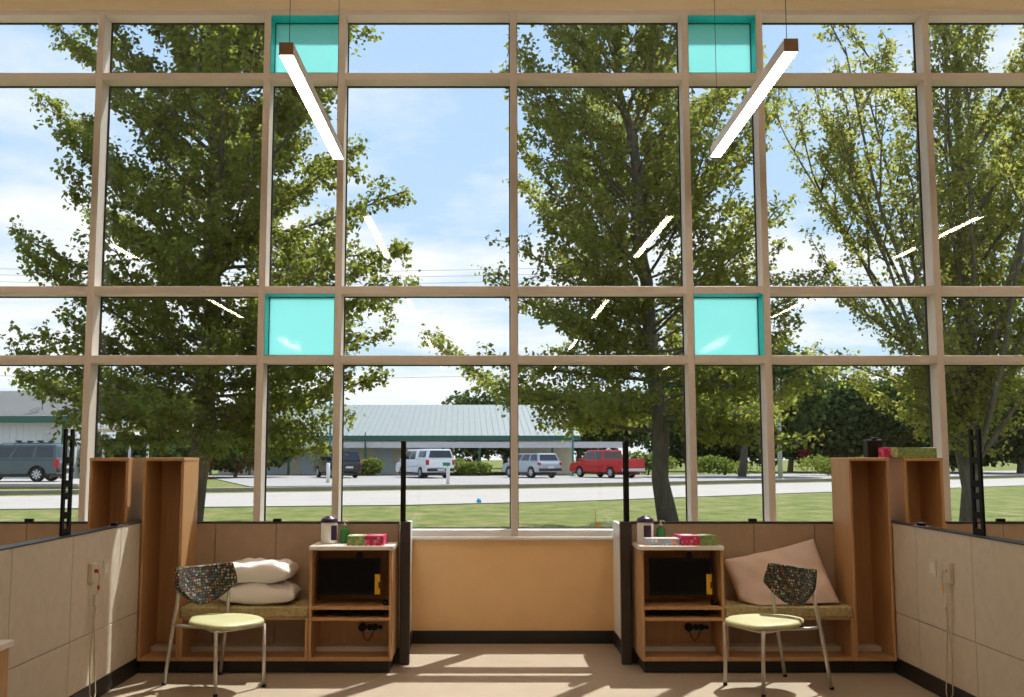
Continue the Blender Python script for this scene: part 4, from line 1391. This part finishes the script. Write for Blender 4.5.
wld = bpy.data.worlds.new('sky')
scene.world = wld
wld.use_nodes = True
nt = wld.node_tree
for n in list(nt.nodes): nt.nodes.remove(n)
out = nt.nodes.new('ShaderNodeOutputWorld')
bgn = nt.nodes.new('ShaderNodeBackground')
nt.links.new(bgn.outputs[0], out.inputs[0])
tc = N(nt, 'TexCoord')
sep = N(nt, 'SeparateXYZ')
nt.links.new(tc.outputs['Generated'], sep.inputs[0])
gr = ramp(nt, [(0.0, (0.56, 0.69, 0.80)), (0.08, (0.52, 0.68, 0.84)), (0.22, (0.45, 0.62, 0.85)), (0.42, (0.40, 0.57, 0.84)), (1.0, (0.25, 0.41, 0.74))])
nt.links.new(sep.outputs[2], gr.inputs[0])
# clouds: direction projected on a high flat layer
add = N(nt, 'Math', operation='ADD'); add.inputs[1].default_value = 0.10
nt.links.new(sep.outputs[2], add.inputs[0])
dx_ = N(nt, 'Math', operation='DIVIDE'); nt.links.new(sep.outputs[0], dx_.inputs[0]); nt.links.new(add.outputs[0], dx_.inputs[1])
dy_ = N(nt, 'Math', operation='DIVIDE'); nt.links.new(sep.outputs[1], dy_.inputs[0]); nt.links.new(add.outputs[0], dy_.inputs[1])
cmb = N(nt, 'CombineXYZ'); nt.links.new(dx_.outputs[0], cmb.inputs[0]); nt.links.new(dy_.outputs[0], cmb.inputs[1])
cmb.inputs[2].default_value = 21.4
nz = N(nt, 'TexNoise', Scale=1.15, Detail=9.0, Roughness=0.58)
nt.links.new(cmb.outputs[0], nz.inputs['Vector'])
# more cloud low down
mr = N(nt, 'MapRange')
mr.inputs['From Min'].default_value = 0.02; mr.inputs['From Max'].default_value = 0.34
mr.inputs['To Min'].default_value = 0.15; mr.inputs['To Max'].default_value = -0.035
nt.links.new(sep.outputs[2], mr.inputs[0])
sm = N(nt, 'Math', operation='ADD'); nt.links.new(nz.outputs[0], sm.inputs[0]); nt.links.new(mr.outputs[0], sm.inputs[1])
cr = ramp(nt, [(0.47, (0, 0, 0)), (0.66, (1, 1, 1))])
nt.links.new(sm.outputs[0], cr.inputs[0])
mx = N(nt, 'MixRGB')
nt.links.new(cr.outputs[0], mx.inputs[0]); nt.links.new(gr.outputs[0], mx.inputs[1])
mx.inputs[2].default_value = (0.83, 0.84, 0.86, 1)
nt.links.new(mx.outputs[0], bgn.inputs[0])
bgn.inputs[1].default_value = 1.0

# ================================================================== CAMERA / VIEW
cam = bpy.data.cameras.new('camera')
cam.sensor_width = 36.0
cam.lens = 36.0 * FPX / 1024.0
cam.shift_x = (512.0 - VX) / 1024.0
cam.clip_start = 0.05
cam.clip_end = 600
co = bpy.data.objects.new('camera', cam)
COL.objects.link(co)
co.location = (CX, 0, H)
co.rotation_euler = (math.pi / 2 + PITCH, 0, 0)
scene.camera = co

vs_ = scene.view_settings
scene.display_settings.display_device = 'sRGB'
vs_.view_transform = 'Standard'
vs_.look = 'None'
vs_.gamma = 1.0
vs_.use_curve_mapping = False
vs_.exposure = 0.5
cy = scene.cycles
cy.max_bounces = 10
cy.diffuse_bounces = 5
cy.glossy_bounces = 4
cy.transparent_max_bounces = 24
cy.use_denoising = True
cy.sample_clamp_indirect = 6.0
